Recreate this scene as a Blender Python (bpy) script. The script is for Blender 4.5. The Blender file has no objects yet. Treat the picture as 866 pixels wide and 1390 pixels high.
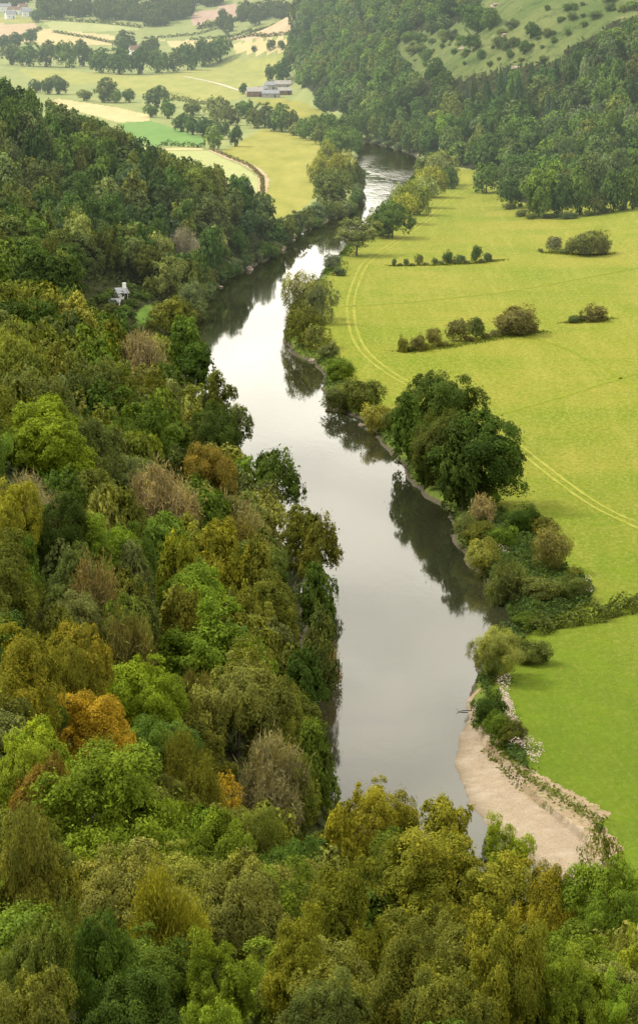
import bpy, math, random
import numpy as np
from mathutils import Vector, Matrix

random.seed(7)
RNG = np.random.default_rng(7)
S = bpy.context.scene
COL = S.collection

# ------------------------------------------------------------------ camera
EYE_Z = 110.0
FPX = 4000.0                       # focal length in photo pixels (photo is 866 x 1390)
TH = math.atan((695 + 120) / FPX)  # the horizon lies above the frame
cd = bpy.data.cameras.new("camera")
cam = bpy.data.objects.new("camera", cd)
COL.objects.link(cam)
cam.location = (0, 0, EYE_Z)
cam.rotation_euler = (math.pi / 2 - TH, 0, 0)
cd.sensor_fit = 'VERTICAL'
cd.sensor_height = 36.0
cd.lens = 36.0 * FPX / 1390.0
cd.clip_start = 1.0
cd.clip_end = 30000.0
S.camera = cam
CT, ST = math.cos(TH), math.sin(TH)


def ray(u, v):
    a, b = u - 433.0, 695.0 - v
    return np.array([a, FPX * CT + b * ST, -FPX * ST + b * CT])


def flat(u, v, z=0.0):
    d = ray(u, v)
    t = (z - EYE_Z) / d[2]
    return (d[0] * t, d[1] * t)


def project(p):
    x, y, z = p[0], p[1], p[2] - EYE_Z
    depth = y * CT - z * ST
    return 433 + FPX * x / depth, 695 - FPX * (y * ST + z * CT) / depth, depth


def sstep(a, b, x):
    t = np.clip((x - a) / (b - a), 0, 1)
    return t * t * (3 - 2 * t)


# ------------------------------------------------------------------ terrain
RIGHT_BANK = [flat(*p) for p in [
    (380, 166), (450, 180), (490, 192), (530, 200), (560, 210), (571, 222), (562, 238), (545, 255), (522, 280), (505, 303),
    (485, 322), (466, 338), (453, 354), (440, 370), (422, 388), (404, 404), (392, 425), (386, 445), (385, 466), (398, 482), (424, 491),
    (439, 513), (440, 535), (442, 554), (470, 562), (494, 570), (503, 585), (520, 604), (536, 625), (552, 648), (578, 676), (606, 694), (616, 712), (617, 738),
    (630, 768), (655, 784), (680, 815), (697, 838), (694, 852), (664, 864), (641, 893), (646, 922), (634, 948), (636, 974), (622, 1002), (616, 1034),
    (623, 1062), (638, 1094), (662, 1122), (705, 1160), (765, 1205), (866, 1270), (1050, 1370)]]
LEFT_BANK = [(130, 262), (62, 283), (32, 300), (10, 325), (1, 360), (-2, 400), (-2, 450), (-3, 490), (-6, 512), (-12, 545), (-19, 577), (-26, 617), (-29, 672), (-33, 716), (-35, 764)] + \
    [flat(*p) for p in [(262, 440), (272, 412), (306, 380), (342, 363), (372, 350), (388, 331), (406, 318), (446, 300), (478, 291), (489, 270), (488, 240), (485, 207), (450, 190), (380, 174)]]
RIVER = np.array(RIGHT_BANK + LEFT_BANK)


def in_poly(x, y, poly):
    poly = np.asarray(poly)
    ins = np.zeros(x.shape, bool)
    n = len(poly)
    j = n - 1
    for i in range(n):
        xi, yi = poly[i]
        xj, yj = poly[j]
        if yi != yj:
            c = ((yi > y) != (yj > y)) & (x < (xj - xi) * (y - yi) / (yj - yi) + xi)
            ins ^= c
        j = i
    return ins


def line_dist(x, y, pts, closed=False):
    pts = np.asarray(pts)
    best = np.full(x.shape, 1e9)
    n = len(pts)
    for i in range(n if closed else n - 1):
        ax, ay = pts[i]
        bx, by = pts[(i + 1) % n]
        dx, dy = bx - ax, by - ay
        L = dx * dx + dy * dy + 1e-9
        t = np.clip(((x - ax) * dx + (y - ay) * dy) / L, 0, 1)
        best = np.minimum(best, (x - ax - t * dx) ** 2 + (y - ay - t * dy) ** 2)
    return np.sqrt(best)


def wob(x, y):
    return (np.sin(x * .9 + np.sin(y * .23) * 2) * .35 + np.sin(y * .37 + x * .5) * .5 + np.sin(y * .11 - x * .31 + 1.7) * .7)


def river_d(x, y):
    d = line_dist(x, y, RIVER, True)
    d = np.where(in_poly(x, y, RIVER), -d, d)
    return d + wob(x, y) * .55 * sstep(300, 500, y) + wob(x * 3, y * 3) * .12


# (x, y, ground height) of the wooded slopes, the plain and the hill on the right
CP = [
    # left hill and its ridge
    (-107, 1000, 43), (-81, 985, 33), (-56, 965, 23), (-31, 945, 14), (-12, 935, 3), (-90, 900, 21), (-60, 880, 12), (-40, 880, 5), (-28, 870, 2), (-54, 792, 9), (-40, 800, 3),
    (-68, 760, 6), (-68, 625, 11), (-85, 830, 16), (-110, 760, 24), (-100, 600, 28), (-38, 400, 26), (-44, 400, 28), (-37, 330, 24), (-20, 500, 4), (-12, 400, 4), (-20, 330, 14),
    (-25, 270, 27), (-10, 330, 8), (-17, 240, 26), (-45, 500, 16), (-40, 580, 7), (-30, 450, 12), (-52, 700, 5), (-60, 500, 26), (-60, 400, 40), (-60, 300, 42), (-45, 250, 40), (-35, 180, 44),
    (-150, 1000, 65), (-220, 1000, 85), (-250, 700, 80), (-160, 600, 55), (-130, 400, 70), (-100, 250, 65), (-80, 1090, 14), (-130, 1120, 22), (-40, 1050, 3), (-60, 1150, 0), (-120, 1230, 0), (-230, 1150, 40),
    # slope below the viewpoint
    (0, 330, 1), (0, 300, 5), (0, 250, 17), (0, 200, 31), (0, 160, 40), (0, 100, 47), (0, 50, 54), (25, 270, 7), (25, 230, 19), (30, 180, 32), (30, 120, 42), (60, 255, 6), (60, 200, 22), (80, 120, 40), (-30, 100, 52), (-60, 60, 60), (60, 40, 52),
    (120, 230, 4), (130, 120, 35),
    # meadow
    (6, 480, 0), (6, 560, 0), (-5, 640, 0), (-18, 720, 0), (-25, 780, 0), (-10, 860, 0), (0, 950, 0), (15, 1000, 0), (30, 1100, 0), (10, 1100, 0),
    (25, 420, 0), (50, 420, 0), (90, 420, 0), (30, 520, 0), (60, 520, 0), (100, 520, 0), (20, 620, 0), (60, 620, 0), (100, 620, 1), (15, 720, 0), (60, 720, 0), (100, 720, 1), (15, 820, 0), (50, 820, 0), (90, 820, 0), (120, 820, 2),
    (40, 920, 0), (80, 920, 0), (115, 920, 2), (35, 1020, 0), (70, 1020, 0), (105, 1020, 3), (130, 1080, 7), (55, 1120, 0), (45, 1200, 0), (35, 350, 0), (60, 350, 0), (70, 300, 0), (200, 500, 4), (200, 700, 6), (200, 900, 20),
    # plain beyond
    (-20, 1250, 0), (0, 1300, 0), (10, 1400, 0), (-60, 1350, 0), (-120, 1500, 0), (-60, 1600, 0), (0, 1600, 0), (-30, 1850, 0), (-120, 1850, 0), (-250, 1700, 4), (-60, 2100, 0), (-160, 2200, 0), (-60, 2500, 0), (-200, 2600, 0), (-350, 2200, 4), (-150, 3200, 0), (0, 3200, 4),
    (-26, 1850, 0), (-18, 1750, 0), (-9, 1690, 0), (-34, 1960, 0), (-16, 1810, 0), (-40, 2060, 0),
    # right hill
    (-20, 2019, 2), (7, 1660, 1), (24, 1500, 1), (46, 1420, 1), (62, 1290, 2), (80, 1100, 2), (100, 1110, 4), (126, 1150, 8), (149, 1400, 62), (99, 1500, 66), (68, 1650, 62), (60, 1450, 31), (94, 1420, 42), (117, 1280, 19), (136, 1260, 22),
    (27, 1650, 18), (8, 1850, 22), (-6, 2250, 32), (250, 1400, 112), (200, 1600, 122), (250, 1200, 75), (110, 1800, 110), (50, 2200, 90), (200, 2200, 140), (200, 1050, 30), (45, 1850, 60), (30, 2000, 55), (300, 1900, 140), (60, 3000, 60),
]
CP = np.array(CP, float)
RBF_C = 14.0


def _phi(d2):
    return np.sqrt(d2 + RBF_C ** 2)


_A = _phi(((CP[:, None, :2] - CP[None, :, :2]) ** 2).sum(-1)) + np.eye(len(CP)) * -0.4
_m = CP[:, 2].mean()
_W = np.linalg.solve(_A, CP[:, 2] - _m)


def hill_raw(x, y):
    xc = np.clip(x, -330, 330)
    yc = np.clip(y, 40, 3300)
    out = np.full(x.shape, _m)
    for (cx, cy, _), w in zip(CP, _W):
        out += w * np.sqrt((xc - cx) ** 2 + (yc - cy) ** 2 + RBF_C ** 2)
    return np.clip(out, 0, 150)


BEACH = [flat(*p) for p in [(620, 925), (636, 938), (642, 950), (648, 985), (660, 1012), (683, 1034), (712, 1050), (745, 1070), (790, 1098), (816, 1114), (832, 1155), (848, 1215), (890, 1290), (920, 1420), (600, 1160), (560, 1000)]]
SCARP_IN = [flat(*p) for p in [(640, 948), (646, 988), (660, 1020), (690, 1052), (712, 1078), (738, 1102), (772, 1130), (796, 1150), (812, 1190), (850, 1290)]]
SCARP_OUT = [flat(*p) for p in [(642, 945), (650, 985), (662, 1010), (685, 1032), (714, 1050), (745, 1070), (790, 1098), (817, 1116), (832, 1155), (848, 1215), (890, 1290)]]
SCARP = SCARP_IN + SCARP_OUT[::-1]
BEACH_IN = np.array([flat(*p) for p in [(600, 940), (640, 946), (646, 988), (660, 1020), (690, 1052), (712, 1078), (738, 1102), (772, 1130), (796, 1150), (812, 1190), (850, 1290), (900, 1420), (560, 1160), (560, 1000)]])


def H(x, y):
    x = np.asarray(x, float)
    y = np.asarray(y, float)
    d = river_d(x, y)
    land = 1.3 * sstep(0, 2.2, d)
    beach = in_poly(x, y, BEACH_IN)
    land = np.where(beach, np.minimum(land, .05 + .05 * np.maximum(d, 0)), land)
    hill = hill_raw(x, y)
    hill = np.where(hill < .6, 0, hill - .6) * sstep(0, 14, d)
    z = land + hill
    far = np.maximum(0, y - 2300)
    z = z + .02 * far + 18 * np.sin(x * .0021 + y * .0013) ** 2 * sstep(3600, 6500, y)
    cliff = sstep(9, 1.5, y) * sstep(60, 25, np.abs(x))
    z = z + cliff * (107.5 - z)
    bed = -1.6 * sstep(0, 4, -d) - .12
    return np.where(d < 0, bed, z)


_TS = np.geomspace(70, 9000, 330)


def at(u, v, lift=0.0):
    """the point of the ground (or of a canopy LIFT metres above it) seen at a point of the photo"""
    d = ray(u, v)
    d = d / d[1]
    ts = _TS
    for _ in range(3):
        below = np.maximum(H(d[0] * ts, ts), 0) + lift - (EYE_Z + d[2] * ts)
        k = int(np.argmax(below > 0))
        if k == 0:
            k = 1 if below[0] > 0 else len(ts) - 1
        ts = np.linspace(ts[k - 1], ts[k], 24)
    t = ts[12]
    return float(d[0] * t), float(t), float(max(H(np.array([d[0] * t]), np.array([t]))[0], 0))


def hz(x, y):
    return float(H(np.array([x]), np.array([y]))[0])


# ------------------------------------------------------------------ node helpers
HAZE_GLOW = (0.47, 0.535, 0.50)  # glow colour mixed into far surfaces to imitate haze


class NT:
    def __init__(self, name):
        self.m = bpy.data.materials.new(name)
        self.m.use_nodes = True
        self.t = self.m.node_tree
        self.t.nodes.clear()
        self.out = self.t.nodes.new('ShaderNodeOutputMaterial')

    def n(self, typ, **kw):
        o = self.t.nodes.new(typ)
        for k, v in kw.items():
            setattr(o, k, v)
        return o

    def put(self, sock, v):
        if isinstance(v, bpy.types.NodeSocket):
            self.t.links.new(v, sock)
        elif v is not None:
            if isinstance(v, (tuple, list)) and sock.type == 'RGBA' and len(v) == 3:
                v = (*v, 1)
            sock.default_value = v

    def math(self, op, a, b=None, c=None, clamp=False):
        o = self.n('ShaderNodeMath', operation=op, use_clamp=clamp)
        self.put(o.inputs[0], a)
        self.put(o.inputs[1], b)
        self.put(o.inputs[2], c)
        return o.outputs[0]

    def mix(self, f, a, b, mode='MIX'):
        o = self.n('ShaderNodeMix', data_type='RGBA', blend_type=mode)
        self.put(o.inputs[0], f)
        self.put(o.inputs[6], a)
        self.put(o.inputs[7], b)
        return o.outputs[2]

    def range(self, x, a, b, c=0.0, d=1.0):
        o = self.n('ShaderNodeMapRange')
        self.put(o.inputs[0], x)
        for i, q in enumerate((a, b, c, d)):
            o.inputs[i + 1].default_value = q
        return o.outputs[0]

    def noise(self, scale, detail=3, rough=.55, vec=None, stretch=None):
        o = self.n('ShaderNodeTexNoise')
        o.inputs['Scale'].default_value = scale
        o.inputs['Detail'].default_value = detail
        o.inputs['Roughness'].default_value = rough
        v = vec or self.pos()
        if stretch:
            mp = self.n('ShaderNodeMapping')
            mp.inputs['Scale'].default_value = stretch[:3]
            if len(stretch) > 3:
                mp.inputs['Rotation'].default_value = (0, 0, stretch[3])
            self.put(mp.inputs[0], v)
            v = mp.outputs[0]
        self.put(o.inputs['Vector'], v)
        return o.outputs[0]

    def pos(self):
        return self.n('ShaderNodeNewGeometry').outputs['Position']

    def xyz(self):
        s = self.n('ShaderNodeSeparateXYZ')
        self.put(s.inputs[0], self.pos())
        return s.outputs

    def bsdf(self, col, rough=.85, spec=.2, **kw):
        b = self.n('ShaderNodeBsdfPrincipled')
        self.put(b.inputs['Base Color'], col)
        self.put(b.inputs['Roughness'], rough)
        self.put(b.inputs['Specular IOR Level'], spec)
        for k, v in kw.items():
            self.put(b.inputs[k], v)
        return b.outputs[0]

    def bump(self, h, strength=.3, dist=.2):
        b = self.n('ShaderNodeBump')
        b.inputs['Strength'].default_value = strength
        b.inputs['Distance'].default_value = dist
        self.put(b.inputs['Height'], h)
        return b.outputs[0]

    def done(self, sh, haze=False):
        if haze:   # painted haze: a glow mixed into the surface itself, stronger farther up the valley
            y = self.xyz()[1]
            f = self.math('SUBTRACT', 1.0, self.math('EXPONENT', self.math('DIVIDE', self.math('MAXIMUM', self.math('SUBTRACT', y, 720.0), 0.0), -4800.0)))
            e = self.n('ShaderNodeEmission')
            self.put(e.inputs[0], HAZE_GLOW)
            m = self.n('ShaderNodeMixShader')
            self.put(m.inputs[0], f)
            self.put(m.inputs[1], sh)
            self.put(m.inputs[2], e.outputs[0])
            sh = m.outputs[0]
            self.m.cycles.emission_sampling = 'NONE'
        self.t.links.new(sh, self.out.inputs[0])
        return self.m


def mat_leaf(name, haze, transl=.28, tint=False):
    t = NT(name)
    oi = t.n('ShaderNodeAttribute', attribute_name='tint') if tint else t.n('ShaderNodeObjectInfo')
    at_ = t.n('ShaderNodeAttribute', attribute_name='leafvar')
    sp = t.n('ShaderNodeSeparateColor')
    t.put(sp.inputs[0], at_.outputs['Color'])
    r, g, b = sp.outputs
    k = t.math('MULTIPLY_ADD', r, .75, .6)
    k = t.math('MULTIPLY', k, t.math('MULTIPLY_ADD', g, .7, .65))
    kc = t.n('ShaderNodeCombineColor')
    for i in range(3):
        t.put(kc.inputs[i], k)
    c = t.mix(1.0, oi.outputs['Color'], kc.outputs[0], 'MULTIPLY')
    warm = t.mix(1.0, c, (1.3, 1.12, .7), 'MULTIPLY')
    c = t.mix(t.range(b, .35, 1.0, 0, .8), c, warm)
    # turned leaves on part of the crown, as much as the object's alpha asks for
    f = t.math('MULTIPLY', t.range(t.math('MULTIPLY_ADD', g, .7, t.math('MULTIPLY', r, .35)), .45, .75), t.math('MULTIPLY', oi.outputs['Alpha'], .75), clamp=True)
    rust = t.mix(b, (.27, .155, .020), (.36, .25, .028))
    c = t.mix(f, c, rust)
    d = t.bsdf(c, .75, .04)
    tr = t.n('ShaderNodeBsdfTranslucent')
    t.put(tr.inputs[0], t.mix(1.0, c, (1.3, 1.28, .4), 'MULTIPLY'))
    m = t.n('ShaderNodeMixShader')
    m.inputs[0].default_value = transl
    t.put(m.inputs[1], d)
    t.put(m.inputs[2], tr.outputs[0])
    return t.done(m.outputs[0], haze)


def mat_simple(name, col, rough=.85, haze=False, var=.25, scale=1.0, bump=0.0, spec=.2):
    t = NT(name)
    n = t.noise(scale, 4)
    c = t.mix(t.range(n, .3, .7), tuple(q * (1 - var) for q in col), tuple(q * (1 + var) for q in col))
    kw = {}
    if bump:
        kw['Normal'] = t.bump(t.noise(scale * 4, 4), bump, .1)
    return t.done(t.bsdf(c, rough, spec, **kw), haze)


def mat_meadow(name):
    t = NT(name)
    x, y, z = t.xyz()
    big = t.noise(.018, 3, .55)
    c = t.mix(t.range(t.math('MULTIPLY_ADD', big, 190.0, y), 480, 760), (.088, .158, .010), (.222, .240, .026))
    nearer = t.range(y, 400, 620, .25, 1.0)
    # damp hollows, drier rises and old mowing lines
    c = t.mix(t.math('MULTIPLY', nearer, t.range(t.noise(.014, 4, .6, stretch=(1.8, .45, 1, .35)), .42, .62, 0, .8)), c, (.32, .285, .05))
    c = t.mix(t.range(t.noise(.02, 4, .65, stretch=(.8, 1.6, 1, .2)), .46, .62, 0, .7), c, (.135, .205, .012))
    c = t.mix(t.math('MULTIPLY', nearer, t.range(t.noise(.05, 3, .7, stretch=(4.5, .22, 1, .5)), .5, .66, 0, .3)), c, (.37, .35, .07))
    # tussocks
    c = t.mix(t.range(t.noise(.75, 5, .85), .45, .6, 0, .7), c, (.098, .140, .012))
    c = t.mix(t.math('MULTIPLY', nearer, t.range(t.noise(.9, 5, .85, stretch=(1.5, .5, 1, -.4)), .49, .62, 0, .75)), c, (.34, .31, .085))
    c = t.mix(t.range(t.noise(.16, 4, .7, stretch=(1.0, .4, 1, .5)), .5, .72, 0, .4), c, (.165, .215, .014))
    c = t.mix(t.range(t.noise(1.6, 5, .85, stretch=(.7, 1.4, 1, .6)), .5, .6, 0, .4), c, (.15, .225, .012))
    c = t.mix(t.math('MULTIPLY', t.math('SUBTRACT', 1.1, nearer), t.range(t.noise(.1, 5, .75, stretch=(1, .6, 1, .8)), .5, .66, 0, .6)), c, (.135, .215, .010))
    nrm = t.bump(t.noise(.8, 6, .8), 1.0, .7)
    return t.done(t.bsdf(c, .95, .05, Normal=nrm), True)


def mat_track(name):
    t = NT(name)
    n = t.noise(.25, 4, .7)
    c = t.mix(t.range(n, .35, .6), (.185, .210, .020), (.262, .262, .050))
    return t.done(t.bsdf(c, .95, .05, Normal=t.bump(t.noise(.8, 4, .7), .6, .5)), True)


def mat_field(name, c0, c1, rot=0.3, scale=.05, haze=True):
    t = NT(name)
    n = t.noise(scale, 4, .6, stretch=(2.2, .5, 1, rot))
    c = t.mix(t.range(n, .35, .68), c0, c1)
    c = t.mix(t.range(t.noise(.25, 4, .7), .45, .8, 0, .35), c, tuple(q * .6 for q in c0))
    return t.done(t.bsdf(c, .95, .05, Normal=t.bump(t.noise(.8, 4, .7), .5, .5)), haze)


def mat_gravel(name, ca, cb):
    t = NT(name)
    c = t.mix(t.range(t.noise(.5, 4, .6), .35, .65), ca, cb)
    v = t.n('ShaderNodeTexVoronoi')
    v.inputs['Scale'].default_value = 4.5
    t.put(v.inputs['Vector'], t.pos())
    sp = t.n('ShaderNodeSeparateColor')
    t.put(sp.inputs[0], v.outputs['Color'])
    c = t.mix(t.range(sp.outputs[0], 0, 1, 0, .5), c, tuple(q * .55 for q in ca))
    c = t.mix(t.range(sp.outputs[1], .8, 1, 0, .6), c, (.42, .36, .29))
    z = t.xyz()[2]
    c = t.mix(t.range(z, .02, .16, 1, 0), c, tuple(q * .42 for q in ca))
    w_ = t.n('ShaderNodeTexWave')
    w_.inputs['Scale'].default_value = 1.6
    w_.inputs['Distortion'].default_value = 6
    w_.inputs['Detail'].default_value = 3
    w_.bands_direction = 'Z'
    c = t.mix(t.math('MULTIPLY', w_.outputs[0], .28), c, tuple(q * .6 for q in ca))
    c = t.mix(t.range(t.noise(.22, 4, .6), .5, .68, 0, .4), c, (.44, .385, .30))
    n = t.bump(t.noise(3, 5, .7), .9, .3)
    return t.done(t.bsdf(c, .9, .15, Normal=n))


def mat_scarp(name):
    t = NT(name)
    n = t.noise(.55, 5, .65, stretch=(1, 1, 1))
    c = t.mix(t.range(n, .35, .65), (.27, .195, .115), (.36, .28, .18))
    c = t.mix(t.range(t.noise(.9, 4, .7), .52, .62, 0, .85), c, (.10, .13, .035))
    return t.done(t.bsdf(c, .95, .1, Normal=t.bump(t.noise(1.2, 5, .7), 1.0, .6)))


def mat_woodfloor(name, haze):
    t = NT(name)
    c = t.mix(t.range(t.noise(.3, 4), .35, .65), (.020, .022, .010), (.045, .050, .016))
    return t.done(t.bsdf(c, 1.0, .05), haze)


def mat_hillgrass(name):
    t = NT(name)
    c = t.mix(t.range(t.noise(.035, 4, .6), .35, .68), (.085, .122, .034), (.150, .170, .058))
    c = t.mix(t.range(t.noise(.12, 5, .7), .52, .66, 0, .8), c, (.035, .060, .018))
    c = t.mix(t.range(t.noise(.16, 4, .7, stretch=(1, 1, 1.7)), .64, .72, 0, .6), c, (.30, .27, .15))
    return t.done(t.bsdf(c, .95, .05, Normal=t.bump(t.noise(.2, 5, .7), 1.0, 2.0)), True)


def mat_water(name):
    t = NT(name)
    x, y, z = t.xyz()
    calm = t.noise(.03, 3, .5, stretch=(1.2, .35, 1, .2))
    rip = t.noise(.35, 3, .55, stretch=(1.5, .5, 1))
    fine = t.noise(.9, 3, .6, stretch=(1.5, .55, 1))
    # faster, broken water in the upper reach
    rapid = t.math('MULTIPLY', t.range(y, 1080, 1230), t.range(t.noise(.035, 3, .6, stretch=(1.5, .5, 1, .5)), .38, .6))
    h = t.math('ADD', t.math('MULTIPLY', rip, t.math('MULTIPLY_ADD', rapid, .30, .006)), t.math('MULTIPLY', fine, t.math('MULTIPLY_ADD', rapid, .05, .0015)))
    b = t.n('ShaderNodeBump')
    b.inputs['Strength'].default_value = 1.0
    b.inputs['Distance'].default_value = 1.0
    t.put(b.inputs['Height'], h)
    c = t.mix(t.range(calm, .4, .6), (.018, .020, .010), (.026, .026, .014))
    rough = t.math('ADD', t.range(calm, .45, .62, .035, .07), t.math('MULTIPLY', rapid, .12))
    return t.done(t.bsdf(c, rough, .5, Normal=b.outputs[0], IOR=1.36))


# ------------------------------------------------------------------ mesh helpers
def mesh_np(name, verts, faces, mats=(), mat_idx=None, smooth=False, normals=None):
    """faces: an (n, k) integer array"""
    me = bpy.data.meshes.new(name)
    faces = np.asarray(faces, np.int32)
    n, k = faces.shape
    me.vertices.add(len(verts))
    me.vertices.foreach_set("co", np.asarray(verts, np.float32).ravel())
    me.loops.add(n * k)
    me.loops.foreach_set("vertex_index", faces.ravel())
    me.polygons.add(n)
    me.polygons.foreach_set("loop_start", np.arange(0, n * k, k, dtype=np.int32))
    if mat_idx is not None:
        me.polygons.foreach_set("material_index", np.asarray(mat_idx, np.int32))
    if smooth:
        me.polygons.foreach_set("use_smooth", np.ones(n, bool))
    for m in mats:
        me.materials.append(m)
    me.update()
    if normals is not None:
        me.polygons.foreach_set('use_smooth', np.ones(n, bool))
        me.normals_split_custom_set_from_vertices(np.asarray(unit(normals), np.float32))
    return me


def link(name, data, parent=None, label=None, cat=None, group=None, kind=None):
    o = bpy.data.objects.new(name, data)
    COL.objects.link(o)
    if parent is not None:
        o.parent = parent
    for k, v in (('label', label), ('category', cat), ('group', group), ('kind', kind)):
        if v:
            o[k] = v
    return o


def unit(a):
    return a / (np.linalg.norm(a, axis=-1, keepdims=True) + 1e-9)


def leaf_quads(c, nrm, size, aspect, rng, along=None):
    """one diamond-shaped, slightly cupped leaf spray at each centre"""
    n = len(c)
    nrm = unit(nrm)
    if along is None:
        along = rng.normal(size=(n, 3))
    tdir = unit(along - (along * nrm).sum(-1, keepdims=True) * nrm)
    bdir = np.cross(nrm, tdir)
    L = size[:, None] * .5
    Wd = L * np.asarray(aspect).reshape(-1, 1)
    cup = nrm * L * .22
    v = np.stack([c - tdir * L - cup, c + bdir * Wd * rng.uniform(.7, 1.1, (n, 1)) + tdir * L * rng.uniform(-.2, .3, (n, 1)), c + tdir * L - cup, c - bdir * Wd * rng.uniform(.7, 1.1, (n, 1)) + tdir * L * rng.uniform(-.2, .3, (n, 1))], 1)
    return v.reshape(-1, 3), np.arange(n * 4, dtype=np.int32).reshape(n, 4)[:, ::-1]


def set_leafvar(me, rgb4):
    a = me.attributes.new('leafvar', 'FLOAT_COLOR', 'POINT')
    a.data.foreach_set('color', np.asarray(rgb4, np.float32).ravel())


def tube(path, radii, k=6):
    """a tapered tube along a path: verts and quads"""
    path = [Vector(p) for p in path]
    V, F = [], []
    for i, p in enumerate(path):
        d = (path[min(i + 1, len(path) - 1)] - path[max(i - 1, 0)]).normalized()
        a = d.cross(Vector((.31, .95, .1))).normalized()
        b = d.cross(a)
        for j in range(k):
            t = 2 * math.pi * j / k
            V.append(tuple(p + (a * math.cos(t) + b * math.sin(t)) * radii[i]))
    for i in range(len(path) - 1):
        for j in range(k):
            F.append((i * k + j, i * k + (j + 1) % k, (i + 1) * k + (j + 1) % k, (i + 1) * k + j))
    return V, F


def trunk_geo(seed, k=6, limbs=7):
    """unit tree: 1 high, limbs reaching out about .33 within the crown"""
    r = random.Random(seed)
    V, F = [], []

    def add(p, q):
        v, f = tube(p, q, k)
        o = len(V)
        V.extend(v)
        F.extend([tuple(i + o for i in a) for a in f])
    lean = (r.uniform(-.03, .03), r.uniform(-.03, .03))
    add([(0, 0, -.03), (lean[0] * .3, lean[1] * .3, .12), (lean[0], lean[1], .4), (lean[0] * 1.5, lean[1] * 1.4, .66), (lean[0] * 1.2, lean[1], .88)], [.034, .024, .018, .010, .003])
    for i in range(limbs):
        a = i * 2.4 + r.uniform(-.4, .4)
        z0 = .26 + .42 * i / limbs
        rr = r.uniform(.22, .36) * (1 - .35 * i / limbs)
        c, s = math.cos(a), math.sin(a)
        add([(lean[0], lean[1], z0), (lean[0] + c * rr * .45, lean[1] + s * rr * .45, z0 + .08), (lean[0] + c * rr, lean[1] + s * rr, z0 + .2 + r.uniform(0, .1))], [.011, .007, .002])
    return V, F


SOFT = [None]


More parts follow.
